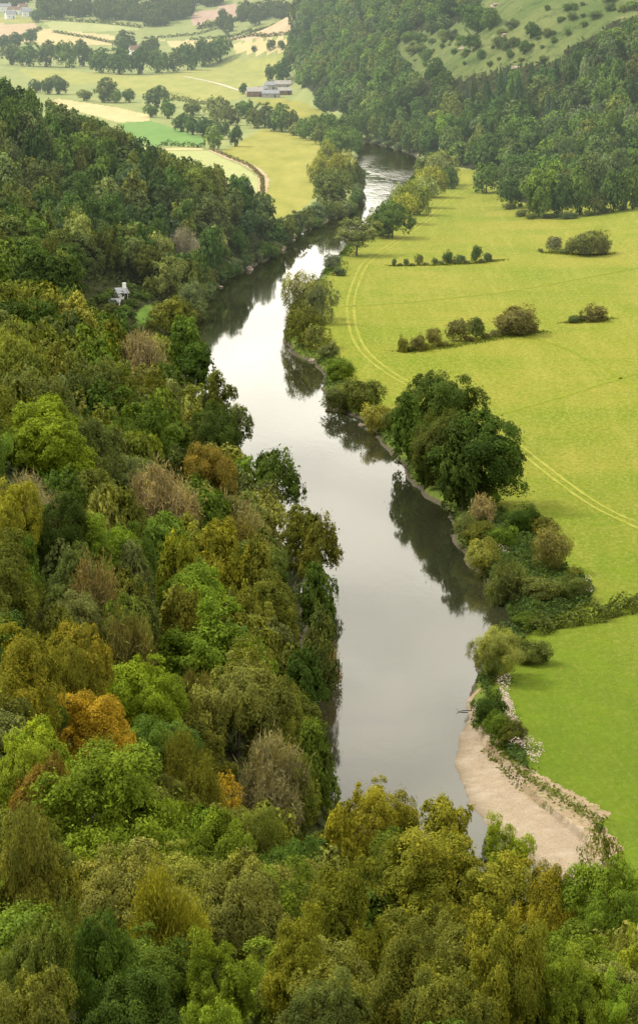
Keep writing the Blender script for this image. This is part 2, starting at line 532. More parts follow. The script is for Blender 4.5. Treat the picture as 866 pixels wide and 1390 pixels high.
def crown_geo(seed, shape, nleaf, leaf):
    """a crown in the box [-.5,.5]^2 x [0,1]: leaf sprays set on clumps, clumps set on boughs; returns verts, faces, leafvar"""
    g = np.random.default_rng(seed)
    P = {'round': (28, .125, .2, .46), 'broad': (32, .115, .18, .46), 'tall': (28, .115, .18, .46), 'airy': (48, .075, .13, .55), 'willow': (26, .12, .19, .5), 'bush': (18, .17, .26, .6), 'sparse': (26, .07, .13, .6)}
    nb, r0, r1, subf = P[shape]
    if shape == 'twig':
        pass
    pts = []
    while len(pts) < nb:
        p = g.uniform(-1, 1, 3)
        n = np.linalg.norm(p)
        if n > 1 or n < g.uniform(.25, .8):
            continue
        if p[2] < -.35 and g.random() < .5:
            continue
        q = p * g.uniform(.8, 1.16)
        if shape in ('tall',):
            q[:2] *= .9 - .35 * max(0, p[2])
        if shape in ('broad',) and p[2] < 0:
            q[:2] *= 1.1
            q[2] *= .7
        # boughs avoid one another
        if pts and min(np.linalg.norm(q - o) for o in pts) < .17 + .2 * g.random():
            continue
        pts.append(q)
    bc = np.array(pts)
    ph = g.uniform(0, 6.28, 4)
    aa = np.arctan2(bc[:, 1], bc[:, 0])
    bc[:, :2] *= (1 + .16 * np.sin(2 * aa + ph[0]) + .12 * np.sin(3 * aa + ph[1]))[:, None]
    bc[:, 2] *= 1 + .14 * np.sin(aa + ph[2]) + .10 * np.sin(2 * aa + ph[3])
    bc[:, :2] *= .38
    bc[:, 2] = bc[:, 2] * .38 + .5
    br = g.uniform(r0 * .72, r1 * 1.12, nb) * (1.1 - .35 * np.clip(bc[:, 2] - .5, 0, .5))
    nsub = 11
    sd = unit(g.normal(size=(nb, nsub, 3)) + np.array([0, 0, .25]))
    sc = bc[:, None, :] + sd * (br[:, None, None] * .78)
    sr = br[:, None] * subf * g.uniform(.6, 1.15, (nb, nsub))
    btone = g.random(nb)
    stone = np.clip(btone[:, None] * .6 + g.random((nb, nsub)) * .4, 0, 1)
    w = (sr ** 2).ravel()
    w /= w.sum()
    idx = g.choice(nb * nsub, nleaf, p=w)
    cen = np.array([0, 0, .42])
    d = unit(g.normal(size=(nleaf, 3)))
    outw = unit(sc.reshape(-1, 3)[idx] - cen)
    flip = (d * outw).sum(-1) < -.15
    d[flip] *= -1
    d[:, 2] = np.where((d[:, 2] < -.3) & (g.random(nleaf) < .6), -d[:, 2], d[:, 2])
    rad = sr.ravel()[idx] * (.55 + .55 * np.sqrt(g.random(nleaf)))
    stray = g.random(nleaf) < .07
    rad = np.where(stray, rad * 1.6, rad)
    c = sc.reshape(-1, 3)[idx] + d * rad[:, None]
    soft = d * .8 + outw * .45 + np.array([0, 0, .25]) + g.normal(size=(nleaf, 3)) * .16
    nrm = d * .75 + outw * .35 + np.array([0, 0, .25]) + g.normal(size=(nleaf, 3)) * .38
    nrm = np.where((nrm * soft).sum(-1, keepdims=True) < 0, -nrm, nrm)
    along = None
    asp = np.full(nleaf, .62)
    if shape == 'willow':
        c[:, 2] -= g.random(nleaf) * .07
        along = np.array([0, 0, -1.0]) + g.normal(size=(nleaf, 3)) * .5
        asp[:] = .4
    size = leaf * g.uniform(.45, 1.0, nleaf) * np.where(g.random(nleaf) < .2, 1.7, 1.15)
    if shape in ('airy', 'sparse'):
        asp[:] = .5
    V, F = leaf_quads(c, nrm, size, asp, g, along)
    lo, hi = np.percentile(c, .8, 0), np.percentile(c, 99.2, 0)
    s = np.array([1 / max(hi[0] - lo[0], hi[1] - lo[1])] * 2 + [1 / (hi[2] - lo[2])])
    V = (V - np.array([(lo[0] + hi[0]) / 2, (lo[1] + hi[1]) / 2, lo[2]])) * s
    SOFT[0] = np.repeat(unit(soft), 4, 0)
    col = np.stack([g.random(nleaf), stone.ravel()[idx], g.random(nleaf) * .5 + .5 * stone.ravel()[idx][::1], np.ones(nleaf)], 1)
    return V, F, np.repeat(col, 4, 0)


def twig_geo(seed, n, length, width, leaves=.25):
    """the bare crown of a tree that has lost its leaves: fine upright twigs"""
    g = np.random.default_rng(seed)
    nb = 34
    p = unit(g.normal(size=(nb, 3)))
    p[:, 2] = np.abs(p[:, 2]) * 1.0 - .15 + .12 * g.random(nb)
    base = np.array([0, 0, .22])
    tip = np.stack([p[:, 0] * .42, p[:, 1] * .42, .42 + p[:, 2] * .5], 1)
    i = g.integers(0, nb, n)
    t = g.uniform(.3, 1.0, n) ** .5
    c = base + (tip[i] - base) * t[:, None] + g.normal(size=(n, 3)) * .06
    along = unit(tip[i] - base) + np.array([0, 0, .15]) + g.normal(size=(n, 3)) * .6
    nrm = g.normal(size=(n, 3)) + np.array([0, -.6, .4])
    lf = g.random(n) < leaves
    size = np.where(lf, length * .35, length) * g.uniform(.5, 1.3, n)
    asp = np.where(lf, .5, width / length)
    V, F = leaf_quads(c, nrm, size, asp, g, along)
    lo, hi = np.percentile(c, 1, 0), np.percentile(c, 99, 0)
    s = np.array([1 / max(hi[0] - lo[0], hi[1] - lo[1])] * 2 + [1 / (hi[2] - lo[2])])
    V = (V - np.array([(lo[0] + hi[0]) / 2, (lo[1] + hi[1]) / 2, lo[2]])) * s
    st = g.random(nb)
    col = np.stack([g.random(n), st[i], g.random(n), np.ones(n)], 1)
    return V, F, np.repeat(col, 4, 0)


def conifer_geo(seed, n, leaf):
    g = np.random.default_rng(seed)
    t = g.random(n) ** .75
    tier = np.floor(t * 12) / 12
    a = g.uniform(0, 2 * math.pi, n)
    rmax = .5 * (1 - tier) ** .85 * (.75 + .25 * np.sin(a * 5 + tier * 40))
    r = rmax * np.sqrt(g.random(n))
    c = np.stack([r * np.cos(a), r * np.sin(a), tier + .09 * (1 - r / (rmax + 1e-6)) + g.random(n) * .03], 1)
    nrm = np.stack([np.cos(a), np.sin(a), np.full(n, .9)], 1) + g.normal(size=(n, 3)) * .4
    along = np.stack([np.cos(a), np.sin(a), np.full(n, -.35)], 1)
    V, F = leaf_quads(c, nrm, leaf * g.uniform(.6, 1.3, n), np.full(n, .45), g, along)
    col = np.stack([g.random(n), g.random(n) * .5 + .25, g.random(n) * .4, np.ones(n)], 1)
    return V, F, np.repeat(col, 4, 0)


# ------------------------------------------------------------------ materials
M = {
    'leaf': mat_leaf('foliage', False), 'leaf_far': mat_leaf('foliage_painted_haze', True, .26), 'leaf_mass': mat_leaf('foliage_of_the_mass', True, .26, True),
    'bark': mat_simple('bark', (.075, .060, .045), scale=3, var=.4, bump=.5),
    'bark_far': mat_simple('bark_painted_haze', (.075, .060, .045), haze=True),  # haze glow is part of the far foliage and bark materials
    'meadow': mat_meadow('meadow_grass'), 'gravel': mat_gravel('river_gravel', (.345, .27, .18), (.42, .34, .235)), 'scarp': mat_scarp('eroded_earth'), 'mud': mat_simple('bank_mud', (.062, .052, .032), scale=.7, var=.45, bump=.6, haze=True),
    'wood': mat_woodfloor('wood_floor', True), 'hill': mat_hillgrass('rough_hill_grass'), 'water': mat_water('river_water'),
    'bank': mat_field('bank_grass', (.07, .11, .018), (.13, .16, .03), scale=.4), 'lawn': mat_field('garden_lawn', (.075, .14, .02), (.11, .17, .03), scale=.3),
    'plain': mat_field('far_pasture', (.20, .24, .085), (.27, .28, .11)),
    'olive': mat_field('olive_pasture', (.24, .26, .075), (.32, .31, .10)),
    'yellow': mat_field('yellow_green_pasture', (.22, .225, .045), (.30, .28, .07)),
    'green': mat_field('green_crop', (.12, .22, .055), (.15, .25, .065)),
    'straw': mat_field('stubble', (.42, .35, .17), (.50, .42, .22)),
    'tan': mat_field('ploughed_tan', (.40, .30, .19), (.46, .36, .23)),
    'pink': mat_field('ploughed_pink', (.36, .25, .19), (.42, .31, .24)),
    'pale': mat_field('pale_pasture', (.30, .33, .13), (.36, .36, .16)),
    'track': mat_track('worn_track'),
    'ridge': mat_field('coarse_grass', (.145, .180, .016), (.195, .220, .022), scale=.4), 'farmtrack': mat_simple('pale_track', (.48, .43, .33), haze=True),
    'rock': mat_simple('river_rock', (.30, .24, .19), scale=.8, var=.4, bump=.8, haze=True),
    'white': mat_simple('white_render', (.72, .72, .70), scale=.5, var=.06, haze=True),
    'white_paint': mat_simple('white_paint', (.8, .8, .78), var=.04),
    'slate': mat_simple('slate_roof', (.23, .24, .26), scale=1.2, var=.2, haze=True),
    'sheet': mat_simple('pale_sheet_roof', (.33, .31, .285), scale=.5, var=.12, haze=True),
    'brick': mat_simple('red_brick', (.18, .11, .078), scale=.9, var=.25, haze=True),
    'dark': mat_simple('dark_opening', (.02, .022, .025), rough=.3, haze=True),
    'flower': mat_simple('pale_pink_flower', (.46, .37, .32), scale=2, var=.2),
}

# ------------------------------------------------------------------ the ground, one sheet split by what covers it
def polyX(pts):
    return np.array([at(*p)[:2] for p in pts])


FOOT = [(-26, 2019), (-12, 1850), (-6, 1750), (1, 1660), (14, 1540), (30, 1440), (42, 1378), (50, 1322), (60, 1275), (68, 1240), (79, 1085), (103, 1100), (123, 1138), (150, 1090), (250, 950)]
HILL = np.array(FOOT + [(900, 950), (900, 3300), (70, 3300), (-12, 2300)])
LEFTWOOD = np.array(LEFT_BANK[:21] + [(-10, 950), (-25, 1060), (-60, 1130), (-500, 1180), (-500, -60), (420, -60), (420, 230)])
_i0 = 5
MEADOW = np.array(RIGHT_BANK[_i0:] + [(500, 300), (500, 900)] + FOOT[::-1][:6])
GRASSHILL = polyX([(528, 62), (556, 48), (600, 38), (640, 24), (660, -10), (900, -10), (900, 12), (833, 30), (800, 52), (768, 68), (752, 84), (700, 90), (670, 97), (640, 103), (608, 112), (560, 98), (542, 82)])
FIELDS = [  # (photo outline, material, what it is)
    ([(0, 32), (48, 32), (56, 40), (8, 62), (-20, 64), (-20, 32)], 'tan'),
    ([(56, 38), (155, 48), (160, 60), (90, 63), (20, 58)], 'straw'),
    ([(55, 27), (185, 34), (190, 42), (75, 42)], 'pale'),
    ([(-30, 22), (50, 23), (48, 31), (-30, 31)], 'olive'),
    ([(214, 52), (420, 20), (420, 30), (262, 54), (220, 56)], 'straw'),
    ([(300, 52), (420, 31), (420, 40), (330, 56), (305, 58)], 'tan'),
    ([(226, 56), (300, 53), (306, 60), (240, 66)], 'straw'),
    ([(315, 60), (415, 45), (402, 66), (318, 71)], 'straw'),
    ([(258, 16), (320, 6), (322, 20), (262, 34)], 'pink'),
    ([(330, 8), (380, 2), (392, 12), (340, 20)], 'pale'),
    ([(26, 94), (110, 97), (200, 104), (240, 98), (310, 82), (398, 67), (398, 96), (362, 112), (335, 130), (300, 140), (200, 130), (130, 112), (60, 120)], 'olive'),
    ([(80, 134), (160, 146), (202, 156), (204, 164), (163, 166), (100, 150), (60, 140)], 'straw'),
    ([(162, 168), (204, 164), (280, 187), (278, 197), (205, 197), (170, 186)], 'green'),
    ([(190, 201), (276, 201), (276, 204), (190, 204)], 'straw'),
    ([(190, 205), (284, 205), (326, 225), (352, 242), (352, 262), (300, 250), (230, 215)], 'pale'),
    ([(300, 206), (320, 196), (358, 174), (428, 189), (470, 212), (440, 240), (436, 262), (400, 290), (366, 300), (356, 262), (354, 242), (330, 222)], 'yellow'),
    ([(340, 135), (385, 134), (436, 150), (440, 160), (400, 160), (350, 140)], 'yellow'),
]
FIELDS = [(polyX(p), m) for p, m in FIELDS]
LAWN = polyX([(184, 428), (214, 414), (216, 426), (206, 440), (186, 444)])

rowsY = [-60, -30, 0, 3, 6, 9, 12, 15, 18, 21, 25, 30, 36, 42, 48, 54, 60, 65]
yv = 70.0
while yv < 3600:
    rowsY.append(yv)
    yv += max(.45, yv * yv / 440000.0 * 1.25)
rowsY += list(np.geomspace(3620, 16000, 60))
rowsY = np.array(rowsY)
kk = np.linspace(-1, 1, 440)
outer = np.geomspace(1.06, 9, 16)
kk = np.concatenate([-outer[::-1], kk, outer])
GX = kk[None, :] * (np.abs(rowsY)[:, None] * .128 + 14)
GY = np.repeat(rowsY[:, None], len(kk), 1)
GZ = np.concatenate([H(GX[i:i + 100], GY[i:i + 100]) for i in range(0, len(rowsY), 100)])
nr, nc = GX.shape
RD = np.full(GX.shape, 99.0)
_near = rowsY < 1700
RD[_near] = river_d(GX[_near], GY[_near])
H_EXACT, RIVER_EXACT = H, river_d


def grid_read(A, x, y):
    """the ground sheet's own value at (x, y)"""
    x, y = np.asarray(x, float), np.asarray(y, float)
    i = np.clip(np.searchsorted(rowsY, y) - 1, 0, nr - 2)
    t = np.clip((y - rowsY[i]) / (rowsY[i + 1] - rowsY[i]), 0, 1)
    k = x / (np.abs(y) * .128 + 14)
    j = np.clip(np.searchsorted(kk, k) - 1, 0, nc - 2)
    q = np.clip((k - kk[j]) / (kk[j + 1] - kk[j]), 0, 1)
    return (A[i, j] * (1 - q) + A[i, j + 1] * q) * (1 - t) + (A[i + 1, j] * (1 - q) + A[i + 1, j + 1] * q) * t


def H(x, y):
    return grid_read(GZ, x, y)


def river_d(x, y):
    return grid_read(RD, x, y)


VV = np.stack([GX, GY, GZ], -1).reshape(-1, 3)
ii = (np.arange(nr - 1)[:, None] * nc + np.arange(nc - 1)[None, :]).ravel()
FF = np.stack([ii, ii + 1, ii + nc + 1, ii + nc], 1)
fx, fy = VV[FF, 0].mean(1), VV[FF, 1].mean(1)
jx = fx + np.sin(fx * .9 + fy * .5) * .7 + np.sin(fx * 1.9 - fy * 1.3) * .35
reg = np.zeros(len(FF), int)
NAMES = [('ground', 'plain', 'pale far pasture and plain running to the horizon')]


def region(mask, name, mat, label):
    NAMES.append((name, mat, label))
    reg[mask] = len(NAMES) - 1


for poly, m in FIELDS:
    lab = {'tan': 'bare tan ploughed field', 'straw': 'straw coloured stubble field', 'pale': 'pale green pasture field', 'olive': 'olive green pasture field', 'pink': 'pinkish ploughed field', 'green': 'bright green crop field', 'yellow': 'yellow green riverside pasture'}[m]
    region(in_poly(fx, fy, poly), 'farm_field', m, lab + ' on the far plain')
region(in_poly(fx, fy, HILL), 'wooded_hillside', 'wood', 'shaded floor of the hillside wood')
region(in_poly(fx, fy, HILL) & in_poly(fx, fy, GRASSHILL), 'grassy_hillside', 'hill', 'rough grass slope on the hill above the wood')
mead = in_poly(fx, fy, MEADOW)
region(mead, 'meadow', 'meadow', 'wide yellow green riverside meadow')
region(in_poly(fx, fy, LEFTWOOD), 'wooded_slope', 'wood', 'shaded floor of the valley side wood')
region(in_poly(fx, fy, LAWN), 'garden_lawn', 'lawn', 'small bright lawn beside the cottage')
nb_ = fy < 1500
dr = RD.ravel()[FF].mean(1)
region((dr < 3.2) & mead, 'river_bank', 'bank', 'green river bank along the meadow')
region((dr < .9) & (dr > -30) & (fy < 1500) & (fx > -60), 'river_bed', 'mud', 'earthy river edge and bed')
region(in_poly(jx, fy, BEACH_IN) & (dr < 40), 'gravel_beach', 'gravel', 'pale gravel beach on the inside of the bend')
region(in_poly(jx, fy, SCARP), 'eroded_bank', 'scarp', 'crumbling sandy bank between beach and meadow')

for i, (name, mat, label) in enumerate(NAMES):
    f = FF[reg == i]
    if len(f) == 0:
        continue
    u, inv = np.unique(f, return_inverse=True)
    o = link(name, mesh_np(name, VV[u], inv.reshape(-1, 4), [M[mat]], smooth=True), label=label, kind='structure')

# the river: one flat sheet, the banks rise through it
wy = [255, 262, 270, 280, 290, 300, 315, 330, 345, 360, 380, 400, 420, 440, 460, 480, 500, 520, 540, 560, 580, 600, 620, 640, 660, 680, 700, 720, 740, 760, 780, 800, 830, 860, 890, 920, 950, 980, 1010, 1040, 1070, 1100, 1140, 1180, 1220, 1260, 1300, 1340, 1380, 1420, 1460, 1500, 1550, 1600, 1660]
wv, wf = [], []
for y in wy:
    s = np.linspace(-260, 260, 2081)
    ins = s[RIVER_EXACT(s, np.full(s.shape, float(y))) < 1.0]
    if len(ins):
        wv += [(ins.min() - .5, y, 0), (ins.max() + .5, y, 0)]
for i in range(len(wv) // 2 - 1):
    wf.append((2 * i, 2 * i + 1, 2 * i + 3, 2 * i + 2))
# (rows are convex enough: the hull of the water at each row, hidden by the land where it overshoots)
link('river', mesh_np('river', wv, wf, [M['water']]), label='calm grey river bending through the valley', kind='structure')


# ------------------------------------------------------------------ strips (tracks) laid on the ground
def strip(name, px, width, mat, label, lift=.05, gap=0.0, ox=0.0):
    pts = [Vector((*at(*p)[:2], 0)) for p in px]
    # smooth polyline
    out = []
    for i in range(len(pts) - 1):
        p0, p1, p2, p3 = pts[max(i - 1, 0)], pts[i], pts[i + 1], pts[min(i + 2, len(pts) - 1)]
        n = max(2, int((p2 - p1).length / 3))
        for k in range(n):
            t = k / n
            out.append(.5 * ((2 * p1) + (p2 - p0) * t + (2 * p0 - 5 * p1 + 4 * p2 - p3) * t * t + (3 * p1 - p0 - 3 * p2 + p3) * t ** 3))
    V, F = [], []
    for side in ((-gap, gap) if gap else (0,)):
        b = len(V)
        for i, p in enumerate(out):
            d = (out[min(i + 1, len(out) - 1)] - out[max(i - 1, 0)]).normalized()
            nrm = Vector((-d.y, d.x, 0))
            w = width * (.7 + .5 * random.random()) * .5
            for s in (-1, 1):
                q = p + nrm * (side + s * w + random.uniform(-.1, .1))
                V.append((q.x, q.y, hz(q.x, q.y) + lift))
        for i in range(len(out) - 1):
            F.append((b + 2 * i, b + 2 * i + 1, b + 2 * i + 3, b + 2 * i + 2))
    return link(name, mesh_np(name, V, F, [M[mat]]), label=label, kind='structure')


strip('farm_track', [(672, 262), (652, 246), (622, 262), (590, 290), (560, 312), (528, 335), (498, 356), (484, 382), (476, 412), (479, 445), (492, 474), (520, 500), (556, 522), (610, 548), (680, 590), (725, 625), (768, 658), (812, 688), (866, 714), (940, 748)], .75, 'track', 'pair of pale wheel ruts across the meadow', gap=.95)
strip('farm_track', [(640, 240), (668, 252), (684, 264), (690, 272)], 2.2, 'track', 'short worn path at the top corner of the meadow')
strip('field_ridge', [(468, 416), (540, 412), (620, 404), (690, 396), (780, 380), (880, 360)], 1.5, 'ridge', 'faint darker grass line across the meadow above the hawthorn row')
strip('field_ridge', [(705, 455), (760, 470), (820, 500), (890, 545)], 1.3, 'ridge', 'faint darker grass line slanting down from the hawthorn row')
strip('field_ridge', [(560, 560), (650, 566), (740, 545), (820, 520), (890, 500)], 1.2, 'ridge', 'faint darker grass line behind the riverside clump')
strip('lane', [(250, 104), (281, 110), (304, 116), (322, 122), (345, 128)], 3.0, 'farmtrack', 'pale lane leading to the farm', lift=.15)
strip('lane', [(288, 204), (310, 214), (332, 222), (352, 234), (358, 246), (356, 262)], 4.5, 'tan', 'brown path edging the pasture below the tree line', lift=.12)

# ------------------------------------------------------------------ tree stock
PAL = {
    'dark green': (.040, .068, .012), 'deep green': (.054, .090, .014), 'mid green': (.076, .118, .016), 'fresh green': (.108, .160, .015), 'bright green': (.140, .200, .015), 'lime green': (.185, .225, .018),
    'olive green': (.094, .112, .018), 'olive': (.108, .122, .020), 'grey-green': (.104, .128, .040), 'pale olive': (.160, .172, .038), 'yellow-green': (.180, .182, .018), 'yellow-olive': (.142, .152, .016),
    'ochre': (.148, .118, .020), 'rust brown': (.140, .080, .020), 'red-brown': (.165, .130, .055), 'golden orange': (.300, .205, .020), 'russet': (.165, .118, .022), 'brown': (.122, .118, .034), 'grey-brown': (.205, .185, .100), 'tan': (.270, .240, .135),
    'blue-green': (.052, .080, .026), 'dull green': (.074, .096, .022),
}
_cache = {}
_soft = {}
LOD = [  # leaves, leaf length as a share of the crown width
    (46000, .026), (10000, .049), (3000, .088)]


def crown_mesh(shape, lod, var, far):
    key = (shape, lod, var, far)
    if key in _cache:
        return _cache[key]
    n, lf = LOD[lod]
    seed = hash((shape, lod, var)) % 10000 if False else (sum(map(ord, shape)) * 31 + lod * 7 + var * 101)
    SOFT[0] = None
    if shape == 'twig':
        V, F, c = twig_geo(seed, [26000, 9000, 3200][lod], [.11, .12, .14][lod], [.007, .012, .022][lod])
    elif shape == 'thin':
        V, F, c = twig_geo(seed, [30000, 9000, 3200][lod], [.085, .10, .13][lod], [.008, .013, .022][lod], .72)
    elif shape == 'conifer':
        V, F, c = conifer_geo(seed, [12000, 5000, 1800][lod], [.07, .09, .13][lod])
    else:
        if shape == 'sparse':
            n = n // 3
        if shape == 'airy':
            n, lf = int(n * 1.1), lf * .95
        V, F, c = crown_geo(seed, shape, n, lf)
    me = mesh_np('crown', V, F, [M['leaf_far' if far else 'leaf']], normals=SOFT[0])
    _soft[key] = SOFT[0]
    set_leafvar(me, c)
    _cache[key] = me
    return me


def trunk_mesh(var, far):
    key = ('trunk', var, far)
    if key not in _cache:
        V, F = trunk_geo(var * 17 + 3, 7 if not far else 5, 9 if not far else 5)
        _cache[key] = mesh_np('trunk', V, F, [M['bark_far' if far else 'bark']], smooth=True)
    return _cache[key]


def whole_tree_mesh(shape, var, base=.2):
    """far tree: trunk and crown in one mesh"""
    key = ('whole', shape, var)
    if key in _cache:
        return _cache[key]
    cm = crown_mesh(shape, 2, var, True)
    n = len(cm.vertices)
    co = np.empty(n * 3, np.float32)
    cm.vertices.foreach_get('co', co)
    co = co.reshape(-1, 3) * np.array([1, 1, 1 - base]) + np.array([0, 0, base])
    a = np.empty(n * 4, np.float32)
    cm.attributes['leafvar'].data.foreach_get('color', a)
    tv, tf = trunk_geo(var + 50, 5, 4)
    tv = np.array(tv)
    V = np.concatenate([co, tv])
    F = np.concatenate([np.arange(n).reshape(-1, 4)[:, ::-1], np.array(tf) + n])
    me = mesh_np('tree', V, F, [M['leaf_far'], M['bark_far']], np.concatenate([np.zeros(n // 4, int), np.ones(len(tf), int)]), normals=None if _soft[(shape, 2, var, True)] is None else np.concatenate([_soft[(shape, 2, var, True)], tv - tv.mean(0)]))
    set_leafvar(me, np.concatenate([a.reshape(-1, 4), np.full((len(tv), 4), .5)]))
    _cache[key] = me
    return me


PLACED = []   # every plant: dict(o, x, y, z, w, h, u, v, col, label, fill)
NVAR = {'round': 4, 'broad': 3, 'tall': 3, 'airy': 4, 'willow': 2, 'bush': 3, 'sparse': 1, 'twig': 2, 'thin': 2, 'conifer': 2}


def jit(c, a=.12):
    k = 1 + random.uniform(-a, a)
    return (c[0] * k * (1 + random.uniform(-a, a) * .6), c[1] * k, c[2] * k * (1 + random.uniform(-a, a) * .8))


def plant(x, y, w, h, shape, colour, alpha=0.0, label=None, group=None, name=None, cat=None, fill=False, base=.16, z=None, tint=1.0):
    far = y > 560
    lod = 0 if w * FPX / y > 80 else 1 if w * FPX / y > 36 else 2
    if z is None:
        z = max(hz(x, y), 0)
    var = random.randrange(NVAR[shape])
    rgb = jit(PAL[colour] if isinstance(colour, str) else colour)
    if fill:
        tint *= random.uniform(.78, 1.3)
    tint *= 1 + .25 * float(sstep(700, 1250, y))  # lightening by haze with distance, put into the leaf colour
    haze_cool = float(sstep(680, 900, y))          # bluish cast of haze, painted into the far leaf colour
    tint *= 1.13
    rgb = (rgb[0] * tint * (1 - .08 * haze_cool), rgb[1] * tint, rgb[2] * tint * (1 + .55 * haze_cool))
    rot = random.uniform(0, 6.28)
    if name is None:
        name, cat = {'bush': ('bush', 'bush'), 'twig': ('bare_tree', 'bare tree'), 'conifer': ('conifer_tree', 'conifer'), 'willow': ('willow_tree', 'tree')}.get(shape, ('broadleaf_tree', 'tree'))
    if shape in ('bush',) or name in ('bush',):
        o = link(name, crown_mesh(shape, lod, var, far))
        o.location = (x, y, z - .08 * h)
        o.scale = (w, w * random.uniform(.85, 1.1), h * 1.08)
        o.rotation_euler.z = rot
        o.color = (*rgb, alpha)
    elif y > 860 and w * FPX / y < 42:
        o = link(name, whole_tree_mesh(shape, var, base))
        o.location = (x, y, z)
        o.scale = (w, w * random.uniform(.9, 1.1), h)
        o.rotation_euler.z = rot
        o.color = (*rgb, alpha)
    else:
        o = link(name, None)
        o.empty_display_size = .5
        o.location = (x, y, z)
        o.rotation_euler.z = rot
        t = link('trunk', trunk_mesh(var, far), o)
        t.scale = (w * .95 if w < h else h, w * .95 if w < h else h, h * .93)
        c = link('crown', crown_mesh(shape, lod, var, far), o)
        c.location = (0, 0, h * base)
        c.scale = (w, w * random.uniform(.9, 1.1), h * (1 - base))
        c.rotation_euler = (random.uniform(-.13, .13), random.uniform(-.13, .13), 0)
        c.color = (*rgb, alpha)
    u, v, dep = project((x, y, z + h * .6))
    rec = dict(o=o, x=x, y=y, z=z, w=w, h=h, u=u, v=v, col=colour, label=label, fill=fill, group=group, cat=cat, shape=shape, kind=name, wpx=w * FPX / dep)
    o['category'] = cat
    if label:
        o['label'] = label
    if group:
        o['group'] = group
    PLACED.append(rec)
    return rec


def stand(u, top, basev, wpx, shape, colour, label, alpha=0.0, **kw):
    """a plant whose foot can be seen (or guessed) at (u, basev) and whose top is at TOP in the photo"""
    x, y, z = at(u, basev)
    dep = y * CT
    h = (basev - top) * dep / FPX / .985
    return plant(x, y, wpx * dep / FPX, h, shape, colour, alpha, label, z=z, **kw)


def wood(u, top, wpx, h, shape, colour, label, alpha=0.0, short=None, **kw):
    """a tree of the wood, H metres tall, whose crown tops out at (u, top) in the photo"""
    x, y, z = at(u, top, h)
    rec = plant(x, y, wpx * y * CT / FPX, h, shape, colour, alpha, label, z=z, **kw)
    rec['short'] = short
    return rec

# ------------------------------------------------------------------ trees and bushes standing along the river and in the meadow
RB, MB = 'trees along the meadow bank', 'hawthorns in the meadow'
stand(598, 505, 614, 122, 'round', 'dark green', 'wide dark green oak at the back of the riverside clump, nearest the wheel ruts', base=.1, group=RB, tint=1.1)
stand(556, 530, 628, 56, 'tall', 'deep green', 'narrow deep green tree at the river edge of the dark clump', base=.05, group=RB)
stand(598, 556, 662, 84, 'round', 'dull green', 'dull green tree wedged in the middle of the dark riverside clump', base=.05, group=RB)
stand(576, 570, 660, 60, 'tall', 'deep green', 'deep green tree leaning over the water below the dark clump', base=.05, group=RB)
stand(652, 560, 688, 136, 'round', 'dark green', 'great round dark oak, biggest of the riverside clump', base=.06, group=RB)
stand(628, 572, 694, 72, 'tall', 'dark green', 'dark oak tucked against the water side of the great round oak', base=.04, group=RB)
stand(513, 549, 587, 42, 'bush', 'pale olive', 'rounded yellowish bush between the grey-green thicket and the dark clump', group=RB)
stand(462, 518, 558, 46, 'bush', 'grey-green', 'grey-green thicket on the jutting bank above the round yellowish bush', group=RB)
stand(494, 515, 556, 52, 'bush', 'dull green', 'dull green thicket joined to the grey-green one on the jutting bank', group=RB)
stand(528, 560, 586, 26, 'bush', 'dull green', 'small dull bush against the foot of the dark clump', group=RB)
stand(410, 368, 432, 60, 'willow', 'pale olive', 'upper pale olive willow on the river bulge', base=.05, group=RB)
stand(436, 382, 440, 46, 'willow', 'grey-green', 'grey-green willow on the meadow side of the river bulge', base=.05, group=RB)
stand(411, 412, 470, 66, 'willow', 'olive green', 'lower olive willow bulging out over the river', base=.03, group=RB)
stand(428, 440, 476, 34, 'bush', 'pale olive', 'pale bush at the foot of the lower willow', group=RB)
stand(445, 462, 488, 34, 'bush', 'grey-green', 'low scrub bush downstream of the river bulge', group=RB)
stand(462, 486, 518, 44, 'bush', 'mid green', 'spreading green bush in the bay above the jutting thicket', group=RB)
stand(451, 345, 366, 32, 'bush', 'grey-green', 'small round bush alone on the bank below the domed tree', group=RB)
stand(462, 362, 374, 22, 'bush', 'dull green', 'low dull bush just below the small round one', group=RB)
stand(484, 296, 347, 54, 'round', 'pale olive', 'domed pale olive tree with a clear trunk on the bank', base=.28, group=RB)
stand(532, 274, 323, 54, 'round', 'mid green', 'mid green tree at the near end of the willow row', base=.1, group=RB)
stand(512, 284, 320, 32, 'bush', 'olive green', 'olive bush in front of the willow row', group=RB)
for q in [(549, 262, 304, 40, 'yellow-green', 'first yellow-green willow of the row above the mid green tree'), (562, 248, 292, 42, 'yellow-olive', 'yellowest willow in the row along the upper bend'), (575, 240, 282, 36, 'pale olive', 'pale willow halfway along the row on the upper bend'),
          (588, 226, 268, 44, 'yellow-green', 'broad yellow-green willow near the far end of the row'), (602, 206, 252, 40, 'pale olive', 'pale olive willow at the far end of the row'), (580, 208, 240, 34, 'olive green', 'olive tree behind the far end of the willow row'), (608, 228, 256, 26, 'dark green', 'small dark tree where the willow row meets the meadow top'), (540, 250, 285, 26, 'pale olive', 'thin pale willow leaning to the upper bend water')]:
    stand(q[0], q[1], q[2], q[3], 'willow', q[4], q[5], base=.04, group='willow row on the upper bend', tint=1.15)
stand(653, 672, 712, 34, 'twig', 'tan', 'bare twiggy tan tree just below the great round oak', group=RB, base=.05)
stand(632, 694, 742, 42, 'bush', 'grey-green', 'grey-green bush at the water below the great oak', group=RB)
stand(654, 706, 742, 54, 'bush', 'olive green', 'olive green bush behind the two bank bushes', group=RB)
